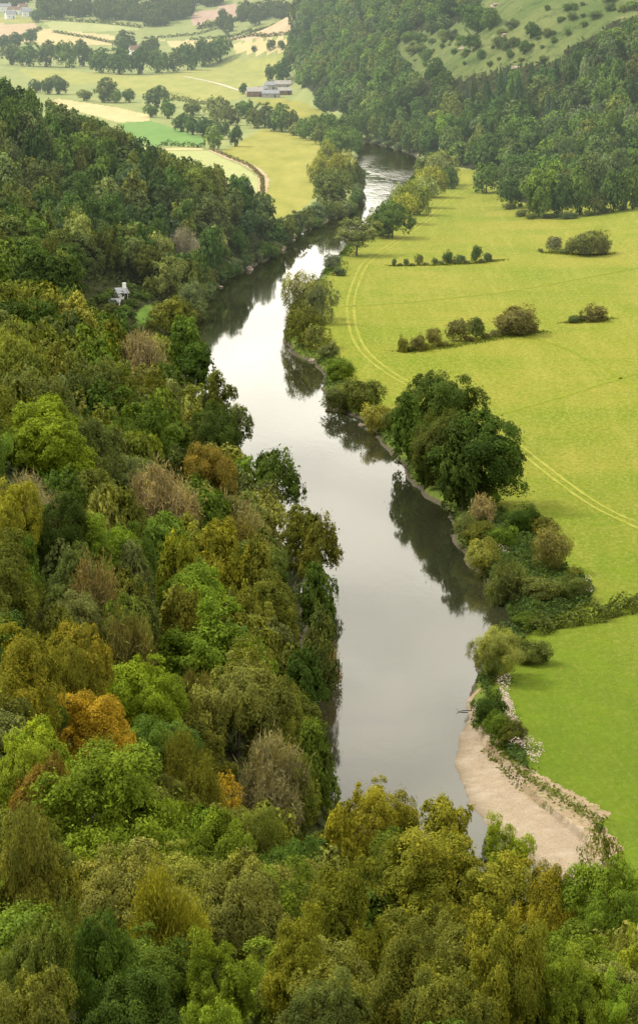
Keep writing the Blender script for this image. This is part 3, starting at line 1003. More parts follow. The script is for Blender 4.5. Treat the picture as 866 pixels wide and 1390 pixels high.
stand(654, 728, 782, 58, 'bush', 'pale olive', 'tall pale yellowish bush overhanging the dark reflection', group=RB)
stand(682, 714, 746, 38, 'bush', 'mid green', 'mid green bush among nettles inland of the pale one', group=RB)
stand(708, 682, 724, 54, 'bush', 'deep green', 'deep green hawthorn standing back from the water beside the meadow', group=RB)
stand(738, 700, 728, 36, 'bush', 'olive', 'olive hawthorn top behind the brownish one', group=RB)
stand(748, 710, 776, 66, 'bush', 'brown', 'big brownish hawthorn at the meadow edge', group=RB)
stand(779, 765, 788, 26, 'bush', 'olive', 'small olive bush below the big brownish hawthorn', group=RB)
stand(690, 764, 816, 60, 'twig', 'grey-green', 'grey twiggy willow bush hanging over the bank', group=RB, base=.02, name='bush', cat='bush')
stand(735, 782, 816, 60, 'bush', 'dull green', 'dull bramble mound between the twiggy bush and the meadow', group=RB)
stand(778, 780, 814, 54, 'bush', 'dull green', 'bramble mound flecked with white flowers, farthest out in the meadow', group=RB)
stand(712, 830, 850, 40, 'bush', 'mid green', 'low green bush where the hedge reaches the river', group=RB)
stand(676, 848, 922, 92, 'willow', 'pale olive', 'pale olive willow bush leaning over the water above the beach', tint=1.2, base=.0, group=RB, name='bush', cat='bush')
stand(720, 868, 900, 56, 'bush', 'dull green', 'dull low bush behind the leaning willow bush', group=RB)
stand(662, 932, 990, 52, 'bush', 'deep green', 'deep green bush at the head of the gravel beach', group=RB)
stand(676, 962, 1012, 46, 'bush', 'mid green', 'mid green bush under the pale flowers above the beach', group=RB)
stand(697, 970, 1016, 40, 'bush', 'olive green', 'olive green bush topped by pale flowers above the beach', group=RB)
stand(814, 1116, 1129, 14, 'bush', 'deep green', 'tiny dark bush on the crumbling sandy bank', group=RB)
for q in [(548, 455, 478, 17, 'olive', 'smallest hawthorn at the river end of the meadow row'), (566, 452, 476, 24, 'brown', 'second hawthorn from the river end of the meadow row'), (588, 445, 471, 32, 'brown', 'brown-topped hawthorn before the gap in the meadow row'),
          (621, 433, 463, 34, 'brown', 'first hawthorn after the gap in the meadow row'), (646, 430, 460, 28, 'dull green', 'green hawthorn paired with the one after the gap'), (700, 417, 454, 62, 'brown', 'largest brown hawthorn ending the meadow row'), (805, 411, 436, 34, 'brown', 'lone brown hawthorn out on the meadow beyond the row'),
          (779, 428, 438, 22, 'dull green', 'low scrub at one foot of the lone brown hawthorn'), (797, 314, 346, 60, 'olive', 'wide olive hawthorn on the upper meadow'), (818, 322, 345, 26, 'olive', 'smaller bush merged into the wide olive hawthorn'), (752, 321, 342, 26, 'brown', 'small brown hawthorn beside the wide olive one'), (776, 326, 343, 20, 'olive', 'low bush between the brown and the wide olive hawthorn'),
          (535, 351, 361, 9, 'dull green', 'first tiny bush of the thin upper row'), (551, 351, 361, 9, 'dull green', 'second tiny bush of the thin upper row'), (568, 345, 360, 12, 'olive', 'taller third bush of the thin upper row'), (590, 349, 359, 10, 'dull green', 'fourth low bush of the thin upper row'), (607, 339, 358, 15, 'deep green', 'dark bush in the middle of the thin upper row'),
          (623, 346, 358, 17, 'dull green', 'wide low bush past the middle of the thin upper row'), (646, 333, 357, 18, 'deep green', 'tallest dark bush of the thin upper row'), (661, 343, 355, 12, 'dull green', 'last bush of the thin upper row')]:
    stand(q[0], q[1], q[2], q[3], 'bush', q[4], q[5], group=MB)

for (u_, v_, s_) in [(556, 477, 11), (577, 474, 13), (603, 470, 13), (634, 463, 14), (659, 459, 12), (672, 457, 14), (686, 455, 15), (722, 451, 14), (790, 436, 14), (818, 434, 12), (733, 342, 9), (764, 344, 12), (543, 361, 6), (559, 361, 6), (578, 360, 7), (598, 359, 8), (615, 358, 8), (634, 358, 9), (653, 357, 9), (668, 355, 7)]:
    stand(u_, v_ - s_ * random.uniform(.5, .8), v_, s_ * 1.35, 'bush', random.choice(['olive', 'dull green', 'brown', 'olive green']), None, group='low scrub in the meadow rows')

# far bank and the far plain: every tree in a line is one tree
LB, FP = 'trees along the far river bank', 'trees on the far plain'
def line_of(items, where, group, shape='round', **kw):
    words = ['first', 'second', 'third', 'fourth', 'fifth', 'sixth', 'seventh', 'eighth', 'ninth', 'tenth', 'eleventh', 'twelfth', 'thirteenth', 'fourteenth', 'fifteenth', 'sixteenth', 'seventeenth', 'eighteenth', 'nineteenth', 'twentieth']
    for i, q in enumerate(items):
        stand(q[0], q[1], q[2], q[3], q[5] if len(q) > 5 else shape, q[4], f"{q[4]} tree, {words[i]} from the left {where}", group=group, base=.06, **kw)


line_of([(434, 208, 248, 34, 'yellow-olive', 'willow'), (452, 228, 281, 50, 'olive green'), (466, 206, 252, 52, 'yellow-green', 'willow'), (480, 220, 262, 24, 'olive green'), (446, 190, 216, 30, 'yellow-green', 'willow'), (462, 172, 212, 44, 'mid green'), (482, 176, 206, 24, 'mid green')][:7], 'in the clump inside the upper bend', LB)
line_of([(376, 296, 336, 34, 'deep green'), (390, 292, 326, 28, 'olive green'), (404, 286, 318, 28, 'dull green'), (418, 282, 308, 26, 'olive green'), (432, 275, 300, 26, 'grey-green'), (444, 272, 294, 20, 'olive green')], 'in the scrubby belt above the far bank', LB)
line_of([(205, 142, 159, 20, 'mid green'), (213, 117, 146, 36, 'dull green'), (228, 134, 161, 24, 'mid green'), (247, 154, 179, 26, 'deep green'), (262, 157, 183, 26, 'deep green'), (276, 159, 186, 28, 'deep green'), (262, 138, 156, 28, 'olive green'), (295, 132, 166, 38, 'pale olive'), (290, 172, 203, 24, 'fresh green'), (301, 166, 189, 22, 'deep green'), (320, 171, 199, 20, 'dark green'),
         (333, 137, 161, 30, 'mid green'), (360, 140, 173, 30, 'dull green'), (383, 141, 179, 30, 'mid green'), (403, 168, 184, 24, 'pale olive'), (424, 157, 190, 32, 'mid green'), (446, 154, 192, 32, 'mid green'), (474, 156, 194, 34, 'mid green')], 'in the long river line below the farm', FP)
line_of([(314, 144, 170, 26, 'olive green'), (345, 148, 174, 26, 'olive green'), (372, 152, 178, 24, 'dull green'), (395, 150, 180, 22, 'olive green'), (412, 162, 188, 24, 'mid green'), (436, 168, 196, 26, 'olive green'), (236, 148, 168, 18, 'dull green'), (282, 146, 168, 22, 'olive green')][:6], 'in the second rank below the farm', FP)
line_of([(49, 108, 126, 20, 'dull green'), (66, 106, 128, 20, 'dull green'), (80, 103, 128, 28, 'dull green'), (115, 122, 137, 20, 'olive green'), (142, 106, 139, 32, 'dull green'), (158, 122, 140, 20, 'mid green'), (176, 121, 139, 20, 'mid green')], 'in the broken line on the straw pasture edge', FP)
line_of([(16, 60, 88, 30, 'dull green'), (40, 58, 90, 32, 'mid green'), (64, 56, 91, 32, 'dull green'), (90, 57, 92, 32, 'mid green'), (113, 55, 90, 30, 'dull green'), (138, 66, 99, 36, 'deep green'), (163, 65, 101, 36, 'deep green'), (190, 64, 101, 34, 'deep green'), (214, 68, 99, 32, 'mid green'), (236, 66, 98, 28, 'dull green'), (255, 60, 95, 30, 'deep green'), (276, 54, 90, 32, 'deep green'), (299, 50, 84, 32, 'mid green')], 'in the dark belt across the far plain', FP)
line_of([(6, 48, 66, 20, 'dull green'), (24, 44, 64, 22, 'dull green'), (42, 40, 58, 18, 'dull green'), (170, 42, 72, 34, 'dull green'), (205, 50, 74, 30, 'dull green'), (52, 12, 30, 20, 'dull green'), (345, 62, 70, 8, 'dull green'), (368, 54, 68, 12, 'dull green'), (382, 55, 68, 10, 'dull green'), (394, 54, 66, 10, 'dull green')], 'among single trees near the top fields', FP)
stand(384, 83, 113, 30, 'round', 'deep green', 'dark tree standing at the hill side of the farm', group=FP, base=.05)
stand(330, 113, 128, 13, 'round', 'deep green', 'small dark round tree beside the brick barn', group=FP, base=.05)
stand(366, 88, 112, 14, 'round', 'dull green', 'slim tree behind the farm roofs', group=FP, base=.05)

# lone trees and bushes on the rough hill
line_of([(551, 82, 94, 17, 'deep green'), (590, 79, 110, 30, 'deep green'), (612, 40, 56, 18, 'dull green'), (642, 47, 69, 20, 'deep green'), (684, 50, 64, 13, 'deep green'), (711, 55, 73, 17, 'deep green'), (720, 30, 52, 22, 'deep green'), (742, 40, 50, 14, 'dull green')], 'dotted over the rough hill slope', 'lone trees on the rough hill')
line_of([(628, 2, 24, 30, 'deep green'), (648, 6, 44, 44, 'deep green'), (664, 12, 40, 30, 'mid green'), (602, 20, 42, 26, 'dull green'), (586, 28, 46, 22, 'dull green')], 'in the copse high on the rough hill', 'copse on the rough hill')
for i, (u, v) in enumerate([(568, 70), (577, 86), (600, 66), (617, 74), (630, 88), (655, 80), (668, 66), (690, 74), (700, 60), (735, 66), (752, 58), (770, 48), (792, 36), (760, 30), (742, 14), (780, 14), (806, 22), (696, 30), (830, 10), (560, 62), (664, 90), (625, 60)]):
    s = random.uniform(6, 11)
    stand(u, v - s * .8, v, s, 'bush', 'deep green', None, group='scrub dotted over the rough hill')

for k in range(75):
    q_ = random.choice([(575, 78), (600, 60), (640, 80), (690, 62), (705, 84), (740, 48), (790, 28), (770, 10), (830, 12), (560, 66), (660, 30)])
    u, v = q_[0] + random.gauss(0, 16), q_[1] + random.gauss(0, 6)
    g_ = at(u, v)
    if in_poly(np.array([g_[0]]), np.array([g_[1]]), GRASSHILL)[0]:
        s = random.choice([5, 6, 7, 9, 12, 16])
        stand(u, v - s * random.uniform(.6, .9), v, s * random.uniform(1, 1.5), 'bush', random.choice(['deep green', 'mid green', 'dull green', 'olive green']), None, group='scrub dotted over the rough hill')
for q in [(484, 146, 184, 26), (498, 150, 190, 28), (512, 154, 193, 27), (526, 158, 197, 26), (541, 164, 202, 26), (556, 170, 208, 26), (570, 178, 214, 24)]:
    stand(q[0], q[1], q[2], q[3], 'round', random.choice(['mid green', 'deep green', 'olive green']), None, group='trees on the outer bank of the upper bend', base=.04)

# ------------------------------------------------------------------ the wood on the valley side: the trees one can name
W = [
    (60, 545, 150, 15, 'airy', 'bright green', 'bright green spreading tree at the frame edge, half way up the wood', 0, 'bright green spreading tree'),
    (12, 655, 85, 13, 'airy', 'yellow-green', 'yellow-green tree at the frame edge under the bright green one', 0, 'yellow-green edge tree'),
    (286, 602, 82, 13, 'round', 'ochre', 'dense round ochre tree near the river corner', .1, 'round ochre tree'),
    (292, 553, 84, 14, 'round', 'dark green', 'dark green round tree just above the ochre one', 0, 'dark tree above the ochre one'),
    (226, 640, 96, 14, 'twig', 'grey-brown', 'wide bare tan tree below the ochre one', 0, 'wide bare tan tree'),
    (198, 455, 60, 14, 'twig', 'grey-brown', 'tall bare brownish tree below the cottage', 0, 'tall bare brownish tree'),
    (238, 725, 66, 13, 'round', 'yellow-olive', 'yellow-olive tree, first of the ochre-topped row', .15, 'first ochre-topped tree'),
    (296, 710, 74, 14, 'round', 'yellow-olive', 'tallest yellow-olive tree of the ochre-topped row', .1, 'tallest ochre-topped tree'),
    (350, 732, 74, 15, 'tall', 'olive', 'olive tree at the river end of the ochre-topped row', .1, 'olive row-end tree'),
    (330, 796, 58, 12, 'round', 'olive', 'small olive dome in front of the ochre-topped row', .1, 'small olive dome'),
    (248, 800, 54, 12, 'round', 'olive', 'olive-brown round tree beside the fresh green mound', .25, 'olive-brown round tree'),
    (28, 858, 112, 13, 'airy', 'yellow-olive', 'yellow-olive tree with orange tips at the frame edge', .35, 'yellow-olive edge tree'),
    (98, 850, 92, 13, 'airy', 'yellow-olive', 'olive tree flecked with orange beside the golden one', .5, 'orange-flecked tree'),
    (130, 938, 110, 11, 'airy', 'golden orange', 'bright golden orange tree, brightest in the wood', .35, 'golden orange tree'),
    (126, 764, 70, 13, 'thin', 'red-brown', 'red-brown thinning tree in a dark hollow', .15, 'red-brown thinning tree'),
    (170, 844, 74, 11, 'twig', 'brown', 'bare brown tree above the golden one', 0, 'bare brown tree'),
    (285, 822, 150, 13, 'broad', 'fresh green', 'broad fresh green mound of a tree in mid wood', 0, 'fresh green mound'),
    (322, 884, 130, 14, 'round', 'pale olive', 'large pale olive dome nearest the straight river edge', 0, 'pale olive dome'),
    (202, 898, 118, 12, 'airy', 'bright green', 'bright green tree between the golden and pale olive ones', 0, 'bright green middle tree'),
    (76, 668, 90, 14, 'round', 'dark green', 'dark green tree under the bright green spreading one', 0, 'dark tree in mid slope'),
    (178, 738, 56, 14, 'tall', 'grey-green', 'slim grey-green tree beside the red-brown one', 0, 'slim grey-green tree'),
    (406, 688, 62, 13, 'tall', 'olive green', 'olive tree leaning to the river at the wood corner', .05, 'olive corner tree'),
    (432, 700, 54, 13, 'round', 'olive green', 'ragged olive tree farthest out over the river corner', .12, 'ragged corner tree'),
    (370, 614, 70, 14, 'round', 'deep green', 'deep green ragged tree above the river corner', 0, 'deep green ragged tree'),
    (436, 768, 56, 15, 'tall', 'deep green', 'deep green tree rising straight from the river edge', .1, 'river-edge tall tree'),
    (425, 828, 60, 15, 'tall', 'dull green', 'dull green river-edge tree beside the olive row', .1, 'dull river-edge tree'),
    (420, 884, 66, 14, 'tall', 'dark green', 'darkest river-edge tree over black shade', 0, 'darkest river-edge tree'),
    (165, 1008, 205, 15, 'airy', 'fresh green', 'huge vivid green tree dominating the near wood', 0, 'huge vivid green tree'),
    (60, 984, 118, 12, 'airy', 'lime green', 'lime green tree behind the huge vivid green one', 0, 'lime green tree'),
    (70, 1028, 105, 10, 'round', 'russet', 'russet tree squeezed between lime and vivid green ones', .45, 'russet tree'),
    (34, 1100, 118, 13, 'round', 'olive', 'olive tree at the frame edge beside the huge vivid green one', .1, 'olive edge tree'),
    (298, 1050, 66, 9, 'sparse', 'golden orange', 'thin young orange tree right of the huge vivid green one', .7, 'thin young orange tree'),
    (366, 1010, 92, 12, 'twig', 'grey-brown', 'bare grey twiggy tree by the river gap', 0, 'bare grey twiggy tree'),
    (258, 1005, 84, 11, 'thin', 'olive', 'thin olive tree with fine twigs above the orange sapling', 0, 'thin olive twiggy tree'),
    (228, 1196, 110, 10, 'thin', 'yellow-green', 'thin pale tree with fine twigs at the foot of the frame', 0, 'thin pale tree'),
    (428, 980, 56, 13, 'tall', 'mid green', 'upright green tree at the near end of the river gap', 0, 'upright green tree'),
    (402, 1030, 60, 12, 'round', 'olive green', 'olive tree below the upright one at the river gap', .05, 'olive gap tree'),
    (600, 1118, 215, 15, 'airy', 'yellow-olive', 'large yellow-olive beech with orange sprays in the foreground', .3, 'large yellow-olive beech'),
    (525, 1064, 104, 12, 'airy', 'yellow-green', 'yellow-green tree standing against the water in the foreground', .1, 'foreground yellow-green tree'),
    (596, 1086, 78, 12, 'airy', 'yellow-green', 'yellow-green tree top by the tip of the beach', .08, 'tree by the beach tip'),
    (688, 1110, 84, 12, 'airy', 'lime green', 'lime green tree top against the gravel beach', .05, 'lime beach tree'),
    (462, 1092, 78, 12, 'airy', 'yellow-green', 'greenish yellow tree at the foot of the river gap', .05, 'river gap yellow tree'),
    (824, 1124, 66, 13, 'sparse', 'olive green', 'sparse see-through tree against the sandy bank', .1, 'sparse see-through tree'),
    (822, 1172, 140, 13, 'airy', 'fresh green', 'green tree under the sparse see-through one', .05, 'green corner tree'),
    (742, 1176, 92, 12, 'airy', 'yellow-green', 'yellow-green tree between beech and corner tree', .15, 'tree between beech and corner'),
    (470, 1178, 116, 12, 'airy', 'yellow-olive', 'yellow-olive tree beside the large beech', .12, 'yellow-olive tree by the beech'),
    (340, 1170, 140, 11, 'airy', 'pale olive', 'broad pale olive tree at the foot of the near wood', .05, 'broad pale foot tree'),
    (405, 1240, 110, 10, 'airy', 'yellow-green', 'yellow-green tree below the broad pale olive one', .1, 'yellow-green low tree'),
    (860, 1262, 60, 9, 'airy', 'lime green', 'bright lime bush-like tree in the bottom corner of the view', 0, 'lime corner tree'),
    (130, 1240, 120, 10, 'round', 'deep green', 'deep green tree in the dark gap under the huge vivid one', 0, 'deep green gap tree'),
    (30, 1235, 110, 10, 'round', 'olive green', 'olive green tree low at the frame corner', 0, 'olive corner edge tree'),
    (690, 1240, 130, 12, 'airy', 'yellow-olive', 'yellow-olive tree under the beech towards the corner', .3, 'yellow-olive tree under the beech'),
    (545, 1250, 130, 11, 'airy', 'olive', 'olive tree under the beech at the foot of the view', .2, 'olive tree under the beech'),
    (300, 1268, 120, 9, 'airy', 'fresh green', 'fresh green tree at the very foot of the view, nearer the huge vivid one', .05, 'fresh green left foot tree'),
    (780, 1290, 130, 10, 'airy', 'fresh green', 'fresh green tree at the very foot of the view by the corner', .05, 'fresh green foot tree'),
    (620, 1310, 150, 10, 'airy', 'olive green', 'olive green tree below the beech at the very foot', .15, 'olive green foot tree'),
    (440, 1320, 140, 9, 'airy', 'dull green', 'dull green tree at the very foot of the view', 0, 'dull green foot tree'),
    (190, 1320, 150, 9, 'round', 'deep green', 'deep green tree lowest under the huge vivid one', 0, 'deep green foot tree'),
    (50, 1325, 130, 9, 'airy', 'olive', 'olive tree lowest in the frame corner', 0, 'olive foot tree'),
    (250, 430, 46, 11, 'round', 'mid green', 'mid green tree at the river turn below the overhanging willow', 0, 'river-turn tree'),
    (262, 466, 52, 12, 'tall', 'deep green', 'deep green tree leaning over the pale water at the river turn', 0, 'leaning river-turn tree'),
    (290, 505, 54, 12, 'airy', 'olive green', 'loose olive tree on the water edge under the river turn', 0, 'loose water-edge tree'),
    (318, 548, 50, 12, 'tall', 'grey-green', 'grey-green tree on the water edge above the round ochre tree', 0, 'grey-green water-edge tree'),
    # the upper slope
    (150, 262, 56, 15, 'round', 'deep green', 'deep green tree on the shoulder of the upper wood', 0, 'deep green shoulder tree'),
    (355, 262, 40, 13, 'round', 'dull green', 'ragged tree at the nose of the hill above the water', 0, 'hill-nose tree'),
    (252, 312, 44, 14, 'thin', 'grey-brown', 'brownish thinning tree low in the upper wood', 0, 'brownish upper tree'),
    (46, 335, 62, 18, 'tall', 'deep green', 'tall deep green tree with a clean front, west of the cottage', 0, 'tall deep green tree'),
    (86, 350, 60, 18, 'tall', 'dark green', 'tall dark green tree next to the cottage clearing', 0, 'tall dark clearing tree'),
    (232, 350, 50, 13, 'airy', 'pale olive', 'pale olive tree above the garden lawn', 0, 'pale lawn tree'),
    (232, 405, 60, 11, 'round', 'olive green', 'olive round tree between lawn and river', 0, 'olive river tree'),
    (262, 380, 50, 11, 'willow', 'grey-green', 'grey-green willow overhanging the dark river corner', 0, 'river corner willow'),
]
for q in W:
    wood(q[0], q[1], q[2], q[3], q[4], q[5], q[6], q[7], short=q[8], group='wood on the valley side')

# ------------------------------------------------------------------ the rest of the wood, tree by tree
EDGE_V = [0, 430, 470, 510, 560, 600, 640, 680, 720, 760, 860, 920, 958, 1000, 1050, 1085]
EDGE_U = [900, 266, 270, 298, 328, 345, 383, 424, 456, 460, 463, 460, 448, 440, 446, 640]
TOP_U = [0, 100, 200, 270, 330, 365, 380]
TOP_V = [106, 150, 198, 222, 240, 288, 340]
LOW_U = [450, 640, 700, 760, 800, 866, 1000]
LOW_V = [1090, 1100, 1150, 1185, 1195, 1215, 1250]
KEEP = [(146, 386, 178, 420), (182, 412, 218, 446), (178, 440, 194, 452)]
ZONES = [
    (460, [('dark green', 3), ('deep green', 5), ('mid green', 3), ('dull green', 5), ('olive green', 5), ('blue-green', 1), ('pale olive', .7), ('olive', 1)]),
    (720, [('olive green', 4), ('dull green', 3), ('olive', 2), ('grey-green', 2), ('mid green', 4), ('deep green', 2), ('pale olive', 2), ('yellow-olive', .15), ('grey-brown', .6)]),
    (1000, [('olive green', 3), ('dull green', 3), ('olive', 3), ('mid green', 3), ('deep green', 3), ('grey-green', 2), ('yellow-olive', .25), ('brown', .3), ('fresh green', .6)]),
    (9999, [('olive green', 3), ('olive', 2), ('mid green', 4), ('fresh green', 3), ('yellow-olive', .5), ('pale olive', 2), ('deep green', 1)]),
]


def zone_colour(v):
    for lim, opts in ZONES:
        if v < lim:
            names, w = zip(*opts)
            return random.choices(names, w)[0]


def bbox(x, y, z, w, h):
    u0, vt, dep = project((x, y, z + h))
    _, vb, _ = project((x, y, z))
    wp = w * FPX / dep * .5
    return u0 - wp, vt, u0 + wp, vb, u0


def ok_left(x, y, z, w, h):
    a, t, b, bt, u = bbox(x, y, z, w, h)
    if b < -70 or a > 930 or t > 1470:
        return False
    if y < 600 or x > -36:
        m = .55 * t + .45 * bt
        if t < 1075 and (b - 4) > np.interp(m, EDGE_V, EDGE_U) + 3:
            return False
    if t > 200 and u > 440 and t < np.interp(u, LOW_U, LOW_V):
        return False
    if u > 440 and t < 1080:
        return False
    if y > 820 and t < np.interp(u, TOP_U, TOP_V) - 3:
        return False
    for r in SHIELD:
        hw = (b - a) * .08
        if y < r[4] and a + hw < r[2] and b - hw > r[0] and t + 2 < r[3] and bt > r[1]:
            return False
    for r in KEEP:
        if a < r[2] - 4 and b > r[0] + 4 and t < r[3] and bt > r[1]:
            return False
    return True


big = [(p['x'], p['y'], p['w']) for p in PLACED]
SHIELD = []
for p in PLACED:
    if p.get('short'):
        u_, t_, _ = project((p['x'], p['y'], p['z'] + p['h']))
        SHIELD.append((u_ - .40 * p['wpx'], t_ + 3, u_ + .40 * p['wpx'], t_ + .62 * p['wpx'], p['y'] - 1))


def scatter(xr, yr, step, mask, ok, make):
    """a jittered planting over a piece of country, keeping its distance from what already stands there"""
    y = yr[0]
    while y < yr[1]:
        x = xr[0](y)
        while x < xr[1](y):
            px, py = x + random.uniform(-.42, .42) * step, y + random.uniform(-.42, .42) * step
            x += step
            if not mask(px, py):
                continue
            w, h, shape, colour, alpha = make(px, py)
            if any((px - a) ** 2 + (py - b) ** 2 < (.30 * (w + c)) ** 2 for a, b, c in big):
                continue
            z = max(hz(px, py), 0)
            for _ in range(3):
                if ok(px, py, z, w, h):
                    break
                w, h = w * .8, h * .8
            else:
                continue
            big.append((px, py, w))
            yield px, py, z, w, h, shape, colour, alpha
        y += step


def make_left(x, y):
    z = max(hz(x, y), 0)
    u, v, dep = project((x, y, z + 10))
    w = random.choice([random.uniform(5.5, 8), random.uniform(7.5, 11), random.uniform(9, 13)]) * (1 if y > 330 else .9)
    h = (random.uniform(11, 16) if y > 330 else random.uniform(8, 12)) * (.8 if w < 7 else 1)
    c = zone_colour(v)
    shape = random.choices(['round', 'tall', 'airy', 'broad'], [4, 3, 3 if v > 430 else 1.5, 1.5])[0]
    alpha = 0
    if c in ('grey-brown', 'brown'):
        shape = random.choice(['twig', 'thin'])
    elif c in ('yellow-olive', 'olive') and v > 600:
        alpha = random.choice([0, .05, .15])
    return w, h, shape, c, alpha


def left_mask(x, y):
    if y < 88:
        return False
    a, b = np.array([x]), np.array([y])
    return bool(in_poly(a, b, LEFTWOOD)[0] and river_d(a, b)[0] > 1.5 and not in_poly(a, b, LAWN)[0])


for x, y, z, w, h, shape, c, al in scatter((lambda y: -.128 * y - 12, lambda y: .125 * y + 6), (92, 1040), 8.4, left_mask, ok_left, make_left):
    plant(x, y, w, h, shape, c, al, None, 'wood on the valley side', fill=True, z=z, base=.1)

# the wood under the rough hill on the other side
def right_mask(x, y):
    a, b = np.array([x]), np.array([y])
    if in_poly(a, b, GRASSHILL)[0] or not in_poly(a, b, HILL)[0]:
        return False
    return bool(river_d(a, b)[0] > 3)


def ok_right(x, y, z, w, h):
    a, t, b, bt, u = bbox(x, y, z, w, h)
    if b < 385 or a > 900 or bt < -6 or t > 310:
        return False
    if a < np.interp(t, [0, 30, 60, 100, 130, 150, 170], [402, 396, 382, 372, 378, 410, 456]):
        return False
    if bt > 232 and u < 615:
        return False
    # keep the rough grass slope open to view
    g = at(u, t + 3)
    return not (in_poly(np.array([g[0]]), np.array([g[1]]), GRASSHILL)[0] and y < g[1] - 10 and random.random() < .95)


def make_right(x, y):
    w = random.choice([random.uniform(6, 9), random.uniform(9, 12), random.uniform(11, 15)])
    h = random.uniform(9, 16)
    z = max(hz(x, y), 0)
    u, v, _ = project((x, y, z + 8))
    if 615 < u < 760 and 85 < v < 150 and random.random() < .7:
        return w * .6, h * 1.15, 'conifer', random.choice(['dark green', 'blue-green']), 0
    c = random.choices(['deep green', 'mid green', 'dull green', 'dark green', 'olive green', 'fresh green', 'grey-green'], [5, 4, 3, 2, 2.5, .7, 1])[0]
    return w, h, random.choice(['round', 'round', 'tall', 'broad']), c, 0


line_of([(660, 222, 262, 36, 'mid green'), (694, 236, 282, 40, 'deep green'), (731, 231, 295, 52, 'fresh green'), (763, 240, 294, 34, 'deep green'), (786, 228, 292, 40, 'mid green'), (812, 262, 291, 30, 'olive green'), (832, 232, 288, 40, 'deep green'), (858, 226, 284, 40, 'mid green')], 'along the wood edge above the meadow', 'wood edge above the meadow')
big += [(p['x'], p['y'], p['w']) for p in PLACED[-8:]]
for x, y, z, w, h, shape, c, al in scatter((lambda y: -30, lambda y: .13 * y), (1085, 2350), 10.0, right_mask, ok_right, make_right):
    plant(x, y, w, h, shape, c, al, None, 'wood under the rough hill', fill=True, z=z, base=.05)
for i, (u, v) in enumerate([(708, 293), (722, 297), (745, 296), (770, 297), (798, 293), (820, 289), (842, 285), (862, 281), (690, 284), (500, 192), (512, 195), (528, 198), (545, 203)]):
    stand(u, v - random.uniform(6, 11), v, random.uniform(16, 26), 'bush', random.choice(['olive green', 'dull green', 'grey-green']), None, group='bushes at the foot of the hill wood')

for (u_, v_, s_) in [(150, 424, 18), (166, 424, 16), (178, 416, 18), (140, 412, 20), (186, 404, 18), (172, 432, 20), (152, 438, 22), (176, 396, 16), (218, 420, 20), (188, 452, 18), (205, 446, 20), (147, 402, 16), (196, 408, 16)]:
    stand(u_, v_ - s_ * random.uniform(.5, .75), v_, s_ * 1.3, 'bush', random.choice(['olive green', 'dull green', 'deep green', 'mid green']), None, group='garden bushes round the cottage')
for k in range(75):
    i = random.randrange(14, 25)
    f = random.random()
    p0, p1 = LEFT_BANK[i], LEFT_BANK[i + 1]
    bx_, by_ = p0[0] + (p1[0] - p0[0]) * f - random.uniform(-.4, 2.0), p0[1] + (p1[1] - p0[1]) * f + random.uniform(-1, 2)
    if by_ < 800 and bx_ > -30:
        continue
    s_ = random.uniform(3.5, 6.5)
    plant(bx_, by_, s_, s_ * random.uniform(.6, .9), 'bush', random.choice(['olive green', 'grey-green', 'deep green', 'dull green', 'mid green']), 0, None, 'bushes overhanging the far bank')
wood(449, 876, 30, 6, 'thin', 'red-brown', 'small reddish bush hanging over the water from the straight river edge', 0, short=None, name='bush', cat='bush', group='wood on the valley side')


# ------------------------------------------------------------------ low growth nobody could count
def low_growth(name, label, pts, size, hgt, colour, kind='stuff', mat='leaf', asp=.5, cat=None):
    """leaf sprays rising from the ground at PTS (n x 2), HGT high at most"""
    g = np.random.default_rng(len(pts))
    pts = np.asarray(pts, float)
    z = np.maximum(H(pts[:, 0], pts[:, 1]), 0)
    n = len(pts)
    lump = .55 + .45 * np.sin(pts[:, 0] * 1.1 + 1.7 * np.sin(pts[:, 1] * .5)) * np.sin(pts[:, 1] * .8 + pts[:, 0] * .4)
    c = np.column_stack([pts, z + hgt * lump * g.random(n) ** .6 + .05])
    nrm = g.normal(size=(n, 3)) * .6 + np.array([0, -.2, .8])
    V, F = leaf_quads(c, nrm, size * g.uniform(.6, 1.4, n), np.full(n, asp), g)
    me = mesh_np(name, V, F, [M[mat]])
    col = np.stack([g.random(n), np.clip(lump * .6 + g.random(n) * .4, 0, 1), g.random(n), np.ones(n)], 1)
    set_leafvar(me, np.repeat(col, 4, 0))
    o = link(name, me, label=label, kind=kind)
    o.color = (*(PAL[colour] if isinstance(colour, str) else colour), 0)
    return o


def sample_poly(poly, n):
    poly = np.asarray(poly)
    lo, hi = poly.min(0), poly.max(0)
    out = np.empty((0, 2))
    while len(out) < n:
        p = RNG.uniform(lo, hi, (n * 3, 2))
        out = np.concatenate([out, p[in_poly(p[:, 0], p[:, 1], poly)]])
    return out[:n]


def along(px, n, spread):
    P = np.array([at(*p)[:2] for p in px])
    seg = np.linalg.norm(np.diff(P, axis=0), axis=1)
    i = RNG.choice(len(seg), n, p=seg / seg.sum())
    t = RNG.random(n)[:, None]
    return P[i] + (P[i + 1] - P[i]) * t + RNG.normal(size=(n, 2)) * spread


